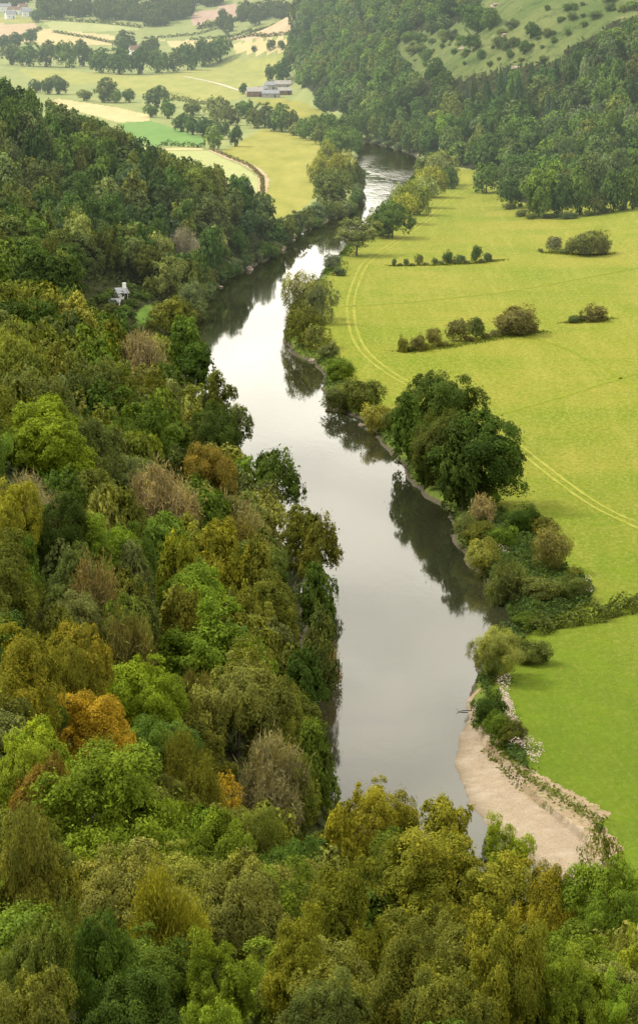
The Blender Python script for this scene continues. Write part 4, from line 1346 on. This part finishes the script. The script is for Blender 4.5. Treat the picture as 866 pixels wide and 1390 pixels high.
# a fringe of nettles and brambles along the meadow bank
rb = np.array(RIGHT_BANK[5:52])
seg = np.linalg.norm(np.diff(rb, axis=0), axis=1)
i_ = RNG.choice(len(seg), 60000, p=seg / seg.sum())
fr = rb[i_] + (rb[i_ + 1] - rb[i_]) * RNG.random(60000)[:, None] + RNG.normal(size=(60000, 2)) * 3.2
d_ = river_d(fr[:, 0], fr[:, 1])
keep = (d_ > .5) & (d_ < 7) & ~in_poly(fr[:, 0], fr[:, 1], BEACH) & (np.sin(fr[:, 0] * .35 + fr[:, 1] * .21) + np.sin(fr[:, 1] * .13 + 2) + .6 * RNG.normal(size=60000) > -.3)
SCRUBP = polyX([(640, 700), (680, 690), (716, 716), (764, 770), (806, 800), (800, 822), (760, 836), (716, 862), (700, 884), (664, 930), (662, 985), (690, 1030), (716, 1046), (712, 1020), (686, 985), (648, 930), (700, 850), (676, 800), (640, 760)])
low_growth('riverside_scrub', 'green tangle of nettles and brambles along the meadow bank', np.concatenate([fr[keep], sample_poly(SCRUBP, 26000)]), .62, 1.5, (.050, .082, .022))
low_growth('riverside_flowers', 'drift of pale pink flowers above the head of the beach', np.concatenate([sample_poly(polyX([(672, 962), (690, 950), (700, 980), (714, 1010), (712, 1026), (690, 1022), (670, 990)]), 4200), sample_poly(polyX([(716, 1010), (734, 1014), (740, 1030), (722, 1042), (712, 1030)]), 260), sample_poly(polyX([(672, 925), (692, 925), (692, 945), (676, 945)]), 220), sample_poly(polyX([(775, 800), (802, 792), (804, 812), (782, 818)]), 260), sample_poly(polyX([(676, 740), (694, 744), (688, 765), (676, 760)]), 180)]), .2, 2.3, 'tan', mat='flower', asp=.8)
low_growth('rough_grass', 'strips of rough dull grass under the rows of hawthorns', np.concatenate([along([(542, 477), (600, 472), (640, 465), (700, 455), (738, 450)], 2600, 1.5), along([(530, 361), (600, 360), (640, 358), (682, 353)], 1500, 1.0), along([(768, 438), (800, 437), (828, 432)], 1000, 1.3), along([(740, 343), (780, 346), (828, 345)], 1200, 1.3), along([(700, 1052), (745, 1072), (790, 1100), (815, 1118)], 520, .8), along([(664, 1014), (690, 1034), (714, 1052)], 380, .8)]), .5, .35, (.10, .125, .025))
uw = np.array([p for p in np.column_stack([RNG.uniform(-115, 70, 150000), RNG.uniform(92, 1000, 150000)]) if -.13 * p[1] - 10 < p[0] < .12 * p[1]])
uw = uw[in_poly(uw[:, 0], uw[:, 1], LEFTWOOD)]
uw = uw[(river_d(uw[:, 0], uw[:, 1]) > .3) & ~in_poly(uw[:, 0], uw[:, 1], LAWN)]
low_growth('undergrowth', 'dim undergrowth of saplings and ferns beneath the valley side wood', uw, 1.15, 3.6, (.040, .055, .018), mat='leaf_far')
uh = sample_poly(np.array([(-8, 1840), (3, 1670), (20, 1510), (46, 1420), (66, 1250), (80, 1090), (104, 1105), (170, 1160), (210, 1700), (120, 2300), (0, 2300)]), 40000)
uh = uh[~in_poly(uh[:, 0], uh[:, 1], GRASSHILL)]
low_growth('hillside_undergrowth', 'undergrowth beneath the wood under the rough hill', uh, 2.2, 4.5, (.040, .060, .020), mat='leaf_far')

# far-off woods that read as one mass
def far_wood(patches, colour):
    Vs, Fs, Cs, Ns, off = [], [], [], [], 0
    for (u0, v0, u1, v1, n) in patches:
        for k in range(n):
            u, v = random.uniform(u0, u1), random.uniform(v0, v1)
            x, y, z = at(u, v)
            w = random.uniform(9, 15)
            _k = ('round', 2, random.randrange(3), True)
            me = crown_mesh(*_k)
            nv = len(me.vertices)
            co = np.empty(nv * 3, np.float32)
            me.vertices.foreach_get('co', co)
            co = co.reshape(-1, 4, 3)
            a = np.empty(nv * 4, np.float32)
            me.attributes['leafvar'].data.foreach_get('color', a)
            a = a.reshape(-1, 4, 4)
            sel = RNG.choice(len(co), len(co) // 3, replace=False)
            q = co[sel]
            cen = q.mean(1, keepdims=True)
            q = cen + (q - cen) * 1.6
            ang = random.uniform(0, 6.28)
            R = np.array([[math.cos(ang), math.sin(ang), 0], [-math.sin(ang), math.cos(ang), 0], [0, 0, 1]])
            q = (q * np.array([w, w, w * random.uniform(.8, 1.1)])) @ R + np.array([x, y, z])
            tone = random.random()
            c = a[sel].copy()
            c[..., 1] = np.clip(c[..., 1] * .5 + tone * .5, 0, 1)
            Vs.append(q.reshape(-1, 3))
            Fs.append(np.arange(len(sel) * 4).reshape(-1, 4)[:, ::-1] + off)
            Ns.append((_soft[_k].reshape(-1, 4, 3)[sel] @ R).reshape(-1, 3))
            Cs.append(c.reshape(-1, 4))
            off += len(sel) * 4
    me = mesh_np('distant_woodland', np.concatenate(Vs), np.concatenate(Fs), [M['leaf_far']], normals=np.concatenate(Ns))
    set_leafvar(me, np.concatenate(Cs))
    o = link('distant_woodland', me, label='hazy woods and copses on the farthest rise', kind='stuff')
    o.color = (*PAL[colour], 0)


far_wood([(120, 14, 258, 29, 60), (128, 0, 300, 10, 40), (330, 20, 420, 26, 14), (300, 24, 420, 44, 10), (398, -4, 470, 6, 20), (56, 4, 122, 26, 34), (-20, 2, 40, 12, 14), (190, 28, 236, 40, 8), (-20, -30, 520, -4, 130)], 'dull green')


# ------------------------------------------------------------------ hedges
def hedge(px, wid, hgt, leaf, colour, label, group, n_per_m):
    P = [Vector((*at(*p)[:2], 0)) for p in px]
    c = []
    for a, b in zip(P[:-1], P[1:]):
        L = (b - a).length
        d = (b - a).normalized()
        nrm = Vector((-d.y, d.x, 0))
        for k in range(max(4, int(L * n_per_m))):
            t = random.random() * L
            p = a + d * t
            s = t + a.x * 3.1 + a.y
            lump = .72 + .2 * math.sin(s * .55) + .14 * math.sin(s * 1.37 + 1)
            ang = random.uniform(0, math.pi)
            rr = .7 + .35 * random.random()
            q = p + nrm * (math.cos(ang) * wid * .5 * rr * lump)
            c.append((q.x, q.y, math.sin(ang) * hgt * lump * rr, math.cos(ang) * nrm.x, math.cos(ang) * nrm.y, math.sin(ang)))
    c = np.array(c)
    z = np.maximum(H(c[:, 0], c[:, 1]), 0)
    g = np.random.default_rng(len(c))
    cen = np.column_stack([c[:, 0], c[:, 1], z + c[:, 2]])
    nr_ = c[:, 3:6] + g.normal(size=(len(c), 3)) * .45 + np.array([0, 0, .2])
    V, F = leaf_quads(cen, nr_, leaf * g.uniform(.6, 1.4, len(c)), np.full(len(c), .6), g)
    me = mesh_np('hedge', V, F, [M['leaf_far' if cen[:, 1].min() > 560 else 'leaf']])
    ln = .5 + .5 * np.sin(cen[:, 0] * 1.4 + cen[:, 1] * .9)
    set_leafvar(me, np.repeat(np.stack([g.random(len(c)), ln * .6 + .4 * g.random(len(c)), g.random(len(c)), np.ones(len(c))], 1), 4, 0))
    o = link('hedge', me, label=label, cat='hedge', group=group)
    o.color = (*PAL[colour], 0)
    return o


HG = 'field hedges'
hedge([(1010, 800), (930, 812), (866, 824), (826, 836), (790, 845), (752, 852), (720, 862)], 5.2, 3.0, .5, 'dull green', 'thick dull green hedge between the two near meadows', HG, 110)
hedge([(258, 55), (340, 41), (421, 30)], 3, 3, 1.3, 'dull green', 'upper thin hedge between the stubble strips', HG, 9)
hedge([(300, 59), (360, 50), (421, 41)], 3, 3, 1.3, 'dull green', 'middle thin hedge between the stubble strips', HG, 9)
hedge([(214, 52), (300, 37), (420, 19)], 3, 3, 1.3, 'dull green', 'topmost thin hedge above the stubble strips', HG, 9)
hedge([(6, 63), (30, 52), (56, 40)], 5, 4, 1.5, 'dull green', 'hedge slanting up beside the tan ploughed field', HG, 9)
hedge([(218, 197), (250, 199), (279, 201)], 4, 3, 1.0, 'deep green', 'short dark hedge under the bright green crop', HG, 14)
hedge([(55, 27), (140, 32), (192, 38)], 4, 4, 1.5, 'dull green', 'hedge over the pale pasture below the far houses', HG, 9)
hedge([(72, 44), (120, 52), (162, 61)], 3, 3, 1.3, 'dull green', 'hedge between pale pasture and straw field', HG, 9)
hedge([(268, 40), (330, 26), (398, 12)], 9, 7, 2.0, 'dull green', 'tall hedge under the pinkish ploughed field', HG, 14)
hedge([(230, 134), (262, 140), (300, 144)], 5, 4, 1.2, 'olive green', 'scruffy hedge beyond the straw pasture', HG, 10)
hedge([(286, 203), (312, 214), (340, 226), (356, 242), (357, 262)], 2.4, 1.6, .8, 'brown', 'low brownish hedge edging the pasture corner', HG, 12)


# ------------------------------------------------------------------ rocks, driftwood, the garden frame
def rock(u, v, size, label, mat='rock', zoff=-.15):
    import bmesh
    bm = bmesh.new()
    bmesh.ops.create_icosphere(bm, subdivisions=3, radius=.5)
    r = random.Random(int(u * 7 + v))
    ph = [r.uniform(0, 6) for _ in range(6)]
    for q in bm.verts:
        c = q.co.copy()
        k = 1 + .22 * math.sin(c.x * 7 + ph[0]) * math.sin(c.y * 6 + ph[1]) + .16 * math.sin(c.z * 9 + ph[2] + c.x * 4) + .07 * math.sin(c.x * 21 + ph[3]) * math.sin(c.z * 19 + ph[4])
        q.co = Vector((c.x * k, c.y * k * .8, c.z * k * .55))
        if q.co.z > .2:
            q.co.z = .2 + (q.co.z - .2) * .45
    me = bpy.data.meshes.new('rock')
    bm.to_mesh(me)
    bm.free()
    me.materials.append(M[mat])
    x, y, z = at(u, v)
    o = link('rock', me, label=label, cat='rock', group='rocks at the river edge')
    o.location = (x, y, z + size * .12 + zoff)
    o.scale = (size, size, size)
    o.rotation_euler.z = r.uniform(0, 6)
    return o


rock(337, 366, 3.6, 'flat pinkish rock in the water off the wooded bank')
rock(382, 339, 3.8, 'large brown rock on the bank under the hill-nose trees')
rock(310, 357, 2.0, 'small pale rock at the foot of the wooded bank')
rock(300, 390, 1.6, 'small rock at the dark waterline below the lawn')
rock(398, 326, 1.8, 'small rock upstream of the large brown one')
rock(490, 577, 1.4, 'stone at the water under the round yellowish bush')
rock(446, 557, 1.8, 'stone at the tip of the jutting bank')
rock(424, 489, 1.6, 'stone on the muddy bank below the river bulge')
rock(700, 838, 1.1, 'reddish stone at the bank corner over the long reflection')
for (u, v, s, l) in [(619, 14, 9, 'pale outcrop high on the rough hill by the copse'), (672, 8, 6, 'small pale outcrop beside the copse top'), (628, 66, 4, 'pale boulder half way up the rough slope'), (684, 48, 4, 'pale boulder beside a lone dark tree on the slope'), (700, 92, 4, 'pale boulder low on the rough slope')]:
    rock(u, v, s, l, zoff=-s * .12)


def tubes(name, specs, mat, parent=None, k=5, **kw):
    V, F = [], []
    for path, rad in specs:
        v, f = tube(path, rad, k)
        b = len(V)
        V += v
        F += [tuple(i + b for i in q) for q in f]
    return link(name, mesh_np(name, V, F, [M[mat]], smooth=True), parent, **kw)


x, y, z = flat(619, 966) + (0,)
tubes('driftwood', [([(x + .2, y - .2, .02), (x + .8, y, .12), (x + 1.5, y + .2, .16), (x + 2.2, y + .1, .1)], [.03, .07, .08, .04]), ([(x + .3, y, .15), (x - .1, y + .3, .45)], [.04, .015])], 'bark', label='dark driftwood branch at the upper tip of the beach', cat='driftwood')
x, y, z = at(184.5, 451.5)
x2 = x + 8 * y / FPX
fr_ = link('garden_frame', None, label='small white goal-shaped frame below the cottage lawn', cat='frame')
fr_.location = (x, y, z)
wd = 8.5 * y / FPX
tubes('post', [([(0, 0, 0), (0, 0, 1.25)], [.06, .06])], 'white_paint', fr_)
tubes('post', [([(wd, 0, 0), (wd, 0, 1.25)], [.06, .06])], 'white_paint', fr_)
tubes('crossbar', [([(0, 0, 1.28), (wd, 0, 1.28)], [.06, .06])], 'white_paint', fr_)


# ------------------------------------------------------------------ houses
def box(cx, cy, z0, sx, sy, sz):
    X, Y = sx / 2, sy / 2
    v = [(cx + a * X, cy + b * Y, z0 + c * sz) for c in (0, 1) for b in (-1, 1) for a in (-1, 1)]
    return v, [(0, 1, 3, 2), (4, 6, 7, 5), (0, 4, 5, 1), (2, 3, 7, 6), (0, 2, 6, 4), (1, 5, 7, 3)]


def part(name, boxes, mat, parent):
    V, F = [], []
    for bx in boxes:
        v, f = box(*bx) if not isinstance(bx[0], list) else bx
        b = len(V)
        V += v
        F += [tuple(i + b for i in q) for q in f]
    me = bpy.data.meshes.new(name)
    me.from_pydata(V, [], F)
    me.materials.append(M[mat])
    return link(name, me, parent)


def house(u, v, w, d, h, rise, rot, wall, roof, label, name='house', cat='house', group=None, chimney=True, windows=2, door=True):
    x, y, z = at(u, v)
    o = link(name, None, label=label, cat=cat, group=group)
    o.location = (x, y + d * .5, z - .1)
    o.rotation_euler.z = rot
    W, D = w / 2, d / 2
    V = [(-W, -D, 0), (W, -D, 0), (W, D, 0), (-W, D, 0), (-W, -D, h), (W, -D, h), (W, D, h), (-W, D, h), (-W, 0, h + rise), (W, 0, h + rise)]
    me = bpy.data.meshes.new('wall')
    me.from_pydata(V, [], [(0, 1, 5, 4), (2, 3, 7, 6), (1, 2, 6, 9, 5), (3, 0, 4, 8, 7)])
    me.materials.append(M[wall])
    link('wall', me, o)
    e, t = .35, .18
    k = rise / D
    Vr, Fr = [], []
    for s in (-1, 1):
        b = len(Vr)
        Vr += [(-W - e, s * (D + e), h - k * e + .02), (W + e, s * (D + e), h - k * e + .02), (W + e, 0, h + rise + .02), (-W - e, 0, h + rise + .02)]
        Vr += [(p[0], p[1], p[2] + t) for p in Vr[b:b + 4]]
        Fr += [tuple(b + i for i in q) for q in [(0, 1, 2, 3), (4, 7, 6, 5), (0, 4, 5, 1), (0, 3, 7, 4), (1, 5, 6, 2)]]
    me = bpy.data.meshes.new('roof')
    me.from_pydata(Vr, [], Fr)
    me.materials.append(M[roof])
    rf = link('roof', me, o)
    if chimney:
        part('chimney', [(W * .72, 0, h + rise * .7, .8, .7, rise * .3 + 1.2), (W * .72, 0, h + rise + 1.2, .95, .85, .14)], wall, rf)
    for i in range(windows):
        wx = -W + w * (i + .7) / (windows + .4)
        f = part('window', [(wx, -D - .03, h * .42, 1.0, .1, 1.1)], 'white', o)
        part('pane', [(wx, -D - .09, h * .42 + .1, .8, .04, .9)], 'dark', f)
    if door:
        part('door', [(W * .55, -D - .03, .02, 1.0, .08, min(2.1, h * .8))], 'dark', o)
    return o


FG, VG = 'farm buildings', 'far houses on the rise'
house(346, 131.5, 9.5, 6, 3.4, 2.2, .12, 'brick', 'sheet', 'red brick barn with a pale roof at the farm', 'barn', 'barn', FG, False, 2)
house(368, 132.5, 10, 6, 2.6, 1.8, -.1, 'sheet', 'slate', 'low grey-roofed shed in front at the farm', 'farm_shed', 'shed', FG, False, 2)
house(386, 129, 8, 6, 2.8, 1.6, .25, 'brick', 'sheet', 'shed with a pale sheet roof nearest the hill', 'farm_shed', 'shed', FG, False, 1)
house(384, 120.5, 10, 6, 3.0, 2, .1, 'sheet', 'sheet', 'long pale shed at the back of the farm', 'farm_shed', 'shed', FG, False, 2)
house(368, 122, 7, 6, 3.2, 1.8, -.15, 'sheet', 'slate', 'pale farmhouse with a chimney between the sheds', 'farmhouse', 'house', FG, True, 2)
house(357, 126, 5, 5, 2.6, 1.5, .3, 'brick', 'slate', 'small brick outbuilding beside the brick barn', 'farm_shed', 'shed', FG, False, 1)
house(164, 406, 3.0, 2.6, 1.8, 1.1, .55, 'white', 'slate', 'white cottage with a chimney standing alone in the wood', 'cottage', 'cottage', None, True, 1)
house(157, 414, 2.6, 2.0, .9, .7, -.25, 'white', 'slate', 'low grey-roofed outhouse in front of the white cottage', 'outhouse', 'outhouse', None, False, 1)
for (u, v, w, l) in [(8, 16, 10, 'leftmost pale far house among trees'), (20, 20, 12, 'largest pale far house near the skyline edge'), (31, 16, 9, 'far house above the largest one'), (37, 23, 9, 'far house right of the largest one'), (14, 26, 9, 'lowest far house on the frame side'), (112, 12, 11, 'far house alone among the distant woods'), (232, 24, 10, 'far pale house by the distant copse'), (183, 76, 8, 'pale house half hidden in the dark tree belt'), (268, 7, 12, 'far house near the top of the pinkish field'), (90, 5, 10, 'far house on the topmost rise')]:
    house(u, v, w, 7, 5, 2.6, random.uniform(-.4, .4), 'white', random.choice(['slate', 'brick']), l, group=VG)

# ------------------------------------------------------------------ what cannot be seen is left out; every plant gets its own words
bpy.context.view_layer.update()
dg = bpy.context.evaluated_depsgraph_get()
eye = Vector((0, 0, EYE_Z))


def shows(rec, tries=46):
    o = rec['o']
    leafs = [c for c in o.children if c.name.startswith('crown')] or [o]
    c = leafs[0]
    me = c.data
    mw = c.matrix_world
    n = len(me.vertices)
    hit = 0
    for _ in range(tries):
        p = mw @ me.vertices[random.randrange(n)].co
        u, v, dep = project(p)
        if not (0 <= u <= 866 and 0 <= v <= 1390):
            continue
        d = (p - eye)
        L = d.length
        ok, loc, nn, fi, ob, mm = S.ray_cast(dg, eye, d / L, distance=L + 30)
        if ok and ob.name == c.name:
            hit += 1
    return hit


kill = []
for r in PLACED:
    r['vis'] = shows(r, 60 if r['fill'] else 12)
    if r['fill'] and r['vis'] == 0:
        kill.append(r)
for r in kill:
    for c in list(r['o'].children):
        bpy.data.objects.remove(c)
    bpy.data.objects.remove(r['o'])
    PLACED.remove(r)

# past 300 broadleaf trees in view the smallest of the unnamed ones become one mass of woodland
fills = sorted([p for p in PLACED if p['fill'] and p['kind'] == 'broadleaf_tree'], key=lambda p: -p['wpx'] * (.35 + p['vis'] / 60))
n_named = sum(1 for p in PLACED if not p['fill'] and p['kind'] == 'broadleaf_tree')
Vs, Fs, Cs, Ns, Ts, off = [], [], [], [], [], 0
for r in fills[max(0, 300 - n_named):]:
    _k = ({'airy': 'round', 'thin': 'tall', 'twig': 'tall'}.get(r['shape'], r['shape']), 2, random.randrange(2), True)
    me = crown_mesh(*_k)
    nv = len(me.vertices)
    co = np.empty(nv * 3, np.float32)
    me.vertices.foreach_get('co', co)
    lv = np.empty(nv * 4, np.float32)
    me.attributes['leafvar'].data.foreach_get('color', lv)
    crown_o = next((c for c in r['o'].children if c.name.startswith('crown')), r['o'])
    ang = r['o'].rotation_euler.z
    R = np.array([[math.cos(ang), math.sin(ang), 0], [-math.sin(ang), math.cos(ang), 0], [0, 0, 1]])
    q = (co.reshape(-1, 3) * np.array([r['w'], r['w'], r['h'] * .93])) @ R + np.array([r['x'], r['y'], r['z'] + r['h'] * .07])
    Vs.append(q)
    Fs.append(np.arange(nv).reshape(-1, 4)[:, ::-1] + off)
    Ns.append(_soft[_k] @ R)
    Cs.append(lv.reshape(-1, 4))
    Ts.append(np.repeat(np.array([[*crown_o.color[:3], 0.0]]), nv, 0))
    off += nv
    for c in list(r['o'].children):
        bpy.data.objects.remove(c)
    bpy.data.objects.remove(r['o'])
    PLACED.remove(r)
if Vs:
    me = mesh_np('hillside_woodland', np.concatenate(Vs), np.concatenate(Fs), [M['leaf_mass']], normals=np.concatenate(Ns))
    set_leafvar(me, np.concatenate(Cs))
    tt = me.attributes.new('tint', 'FLOAT_COLOR', 'POINT')
    tt.data.foreach_set('color', np.concatenate(Ts).astype(np.float32).ravel())
    link('hillside_woodland', me, label='dense woodland higher and farther up the valley sides', kind='stuff')
    print('MASS', len(Vs), 'trees')

MARKS = [(p['u'], p['v'], p['short']) for p in PLACED if p.get('short')]
MARKS += [(700, 436, 'largest brown hawthorn'), (646, 445, 'paired green hawthorn'), (588, 458, 'hawthorn before the gap'), (805, 424, 'lone brown hawthorn'), (797, 330, 'wide olive hawthorn'), (646, 345, 'tallest thin-row bush'), (568, 352, 'third thin-row bush'), (360, 320, 'far bank scrub belt')]
MARKS += [(162, 400, 'white cottage'), (198, 430, 'garden lawn')]
HMARKS = [(590, 95, 'biggest lone slope tree'), (731, 262, 'fresh green wood-edge tree'), (536, 205, 'outer upper-bend bank'), (648, 24, 'hilltop copse'), (642, 58, 'tree below the copse'), (440, 158, 'far meadow corner'), (366, 120, 'farm'), (858, 250, 'rightmost wood-edge tree'), (660, 240, 'leftmost wood-edge tree')]
DIRS = ['right of', 'below right of', 'below', 'below left of', 'left of', 'above left of', 'above', 'above right of']
ORD = ['nearest', 'second', 'third', 'fourth', 'fifth', 'sixth', 'seventh', 'eighth', 'ninth', 'tenth', 'eleventh', 'twelfth']
cells = {}
for r in PLACED:
    if r['label']:
        continue
    marks = HMARKS if r['u'] > 380 and r['v'] < 305 else MARKS
    m = min(marks, key=lambda q: (q[0] - r['u']) ** 2 + (q[1] - r['v']) ** 2)
    ang = math.atan2(r['v'] - m[1], r['u'] - m[0])
    k = int(round(ang / (math.pi / 4))) % 8
    cells.setdefault((m[2], k), []).append((math.hypot(r['u'] - m[0], r['v'] - m[1]), id(r), r))
SHP = {'round': 'round', 'tall': 'upright', 'airy': 'loose', 'broad': 'spreading', 'twig': 'bare twiggy', 'thin': 'thinning', 'conifer': 'pointed', 'bush': 'low', 'willow': 'drooping', 'sparse': 'sparse'}
for (mk, k), lst in cells.items():
    lst.sort(key=lambda q: q[0])
    for i, (_, _, r) in enumerate(lst):
        thing_ = {'bush': 'bush', 'conifer': 'conifer'}.get(r['shape'], 'tree')
        r['label'] = f"{SHP[r['shape']]} {r['col']} {thing_}, {ORD[min(i, 11)]} {DIRS[k]} the {mk}"
        r['o']['label'] = r['label']
print('PLANTS', len(PLACED), 'removed', len(kill), {k: sum(p['kind'] == k for p in PLACED) for k in {p['kind'] for p in PLACED}})
print('LONG', [p['label'] for p in PLACED if len(p['label'].split()) > 16][:6])

# ------------------------------------------------------------------ light
SUN_EL, SUN_AZ = math.radians(50), math.radians(-72)   # azimuth from straight ahead, to the left
w = bpy.data.worlds.new("World")
S.world = w
w.use_nodes = True
nt = w.node_tree
nt.nodes.clear()
wo = nt.nodes.new('ShaderNodeOutputWorld')
bg = nt.nodes.new('ShaderNodeBackground')
sky = nt.nodes.new('ShaderNodeTexSky')
sky.sky_type = 'NISHITA'
sky.sun_disc = False
sky.sun_elevation = SUN_EL
sky.sun_rotation = SUN_AZ
sky.dust_density = 3.0
tc = nt.nodes.new('ShaderNodeTexCoord')
mp = nt.nodes.new('ShaderNodeMapping')
mp.inputs['Scale'].default_value = (1, 1, 3.2)
nt.links.new(tc.outputs['Generated'], mp.inputs[0])
nz = nt.nodes.new('ShaderNodeTexNoise')
nz.inputs['Scale'].default_value = 7.0
nz.inputs['Detail'].default_value = 6
nz.inputs['Roughness'].default_value = .55
nt.links.new(mp.outputs[0], nz.inputs['Vector'])
rp = nt.nodes.new('ShaderNodeValToRGB')
CL = 31.0
rp.color_ramp.elements[0].position = .34
rp.color_ramp.elements[0].color = (.56 * CL, .545 * CL, .51 * CL, 1)
rp.color_ramp.elements[1].position = .66
rp.color_ramp.elements[1].color = (1.25 * CL, 1.19 * CL, 1.06 * CL, 1)
nt.links.new(nz.outputs[0], rp.inputs[0])
mx = nt.nodes.new('ShaderNodeMix')
mx.data_type = 'RGBA'
mx.inputs[0].default_value = .86
nt.links.new(sky.outputs[0], mx.inputs[6])
nt.links.new(rp.outputs[0], mx.inputs[7])
sx = nt.nodes.new('ShaderNodeSeparateXYZ')
nt.links.new(tc.outputs['Generated'], sx.inputs[0])
gr = nt.nodes.new('ShaderNodeValToRGB')      # an overcast dome: pale low down, a grey belt, brightest overhead
el = gr.color_ramp.elements
el[0].position, el[0].color = 0.0, (.60, .60, .60, 1)
el[1].position, el[1].color = 1.0, (1, 1, 1, 1)
for p_, v_ in ((.09, 1.12), (.145, 1.1), (.20, .80), (.27, .70), (.42, .62)):
    e = el.new(p_)
    e.color = (v_, v_ * .985, v_ * .93, 1)
nt.links.new(sx.outputs[2], gr.inputs[0])
m2 = nt.nodes.new('ShaderNodeMix')
m2.data_type = 'RGBA'
m2.blend_type = 'MULTIPLY'
m2.inputs[0].default_value = 1
nt.links.new(mx.outputs[2], m2.inputs[6])
nt.links.new(gr.outputs[0], m2.inputs[7])
nt.links.new(m2.outputs[2], bg.inputs[0])
bg.inputs[1].default_value = .1
nt.links.new(bg.outputs[0], wo.inputs[0])
sd = bpy.data.lights.new('sun', 'SUN')
sd.energy = 3.7
sd.angle = math.radians(9)
sd.color = (1, .94, .84)
so = bpy.data.objects.new('sun', sd)
COL.objects.link(so)
dirv = Vector((math.sin(SUN_AZ) * math.cos(SUN_EL), math.cos(SUN_AZ) * math.cos(SUN_EL), math.sin(SUN_EL)))
so.rotation_euler = dirv.to_track_quat('Z', 'Y').to_euler()
so.location = dirv * 500

S.view_settings.view_transform = 'Standard'
S.view_settings.look = 'None'
S.view_settings.exposure = 0
S.cycles.use_denoising = True
S.cycles.max_bounces = 6
S.cycles.diffuse_bounces = 3
S.cycles.transmission_bounces = 4
S.cycles.use_adaptive_sampling = True
S.cycles.adaptive_threshold = .015
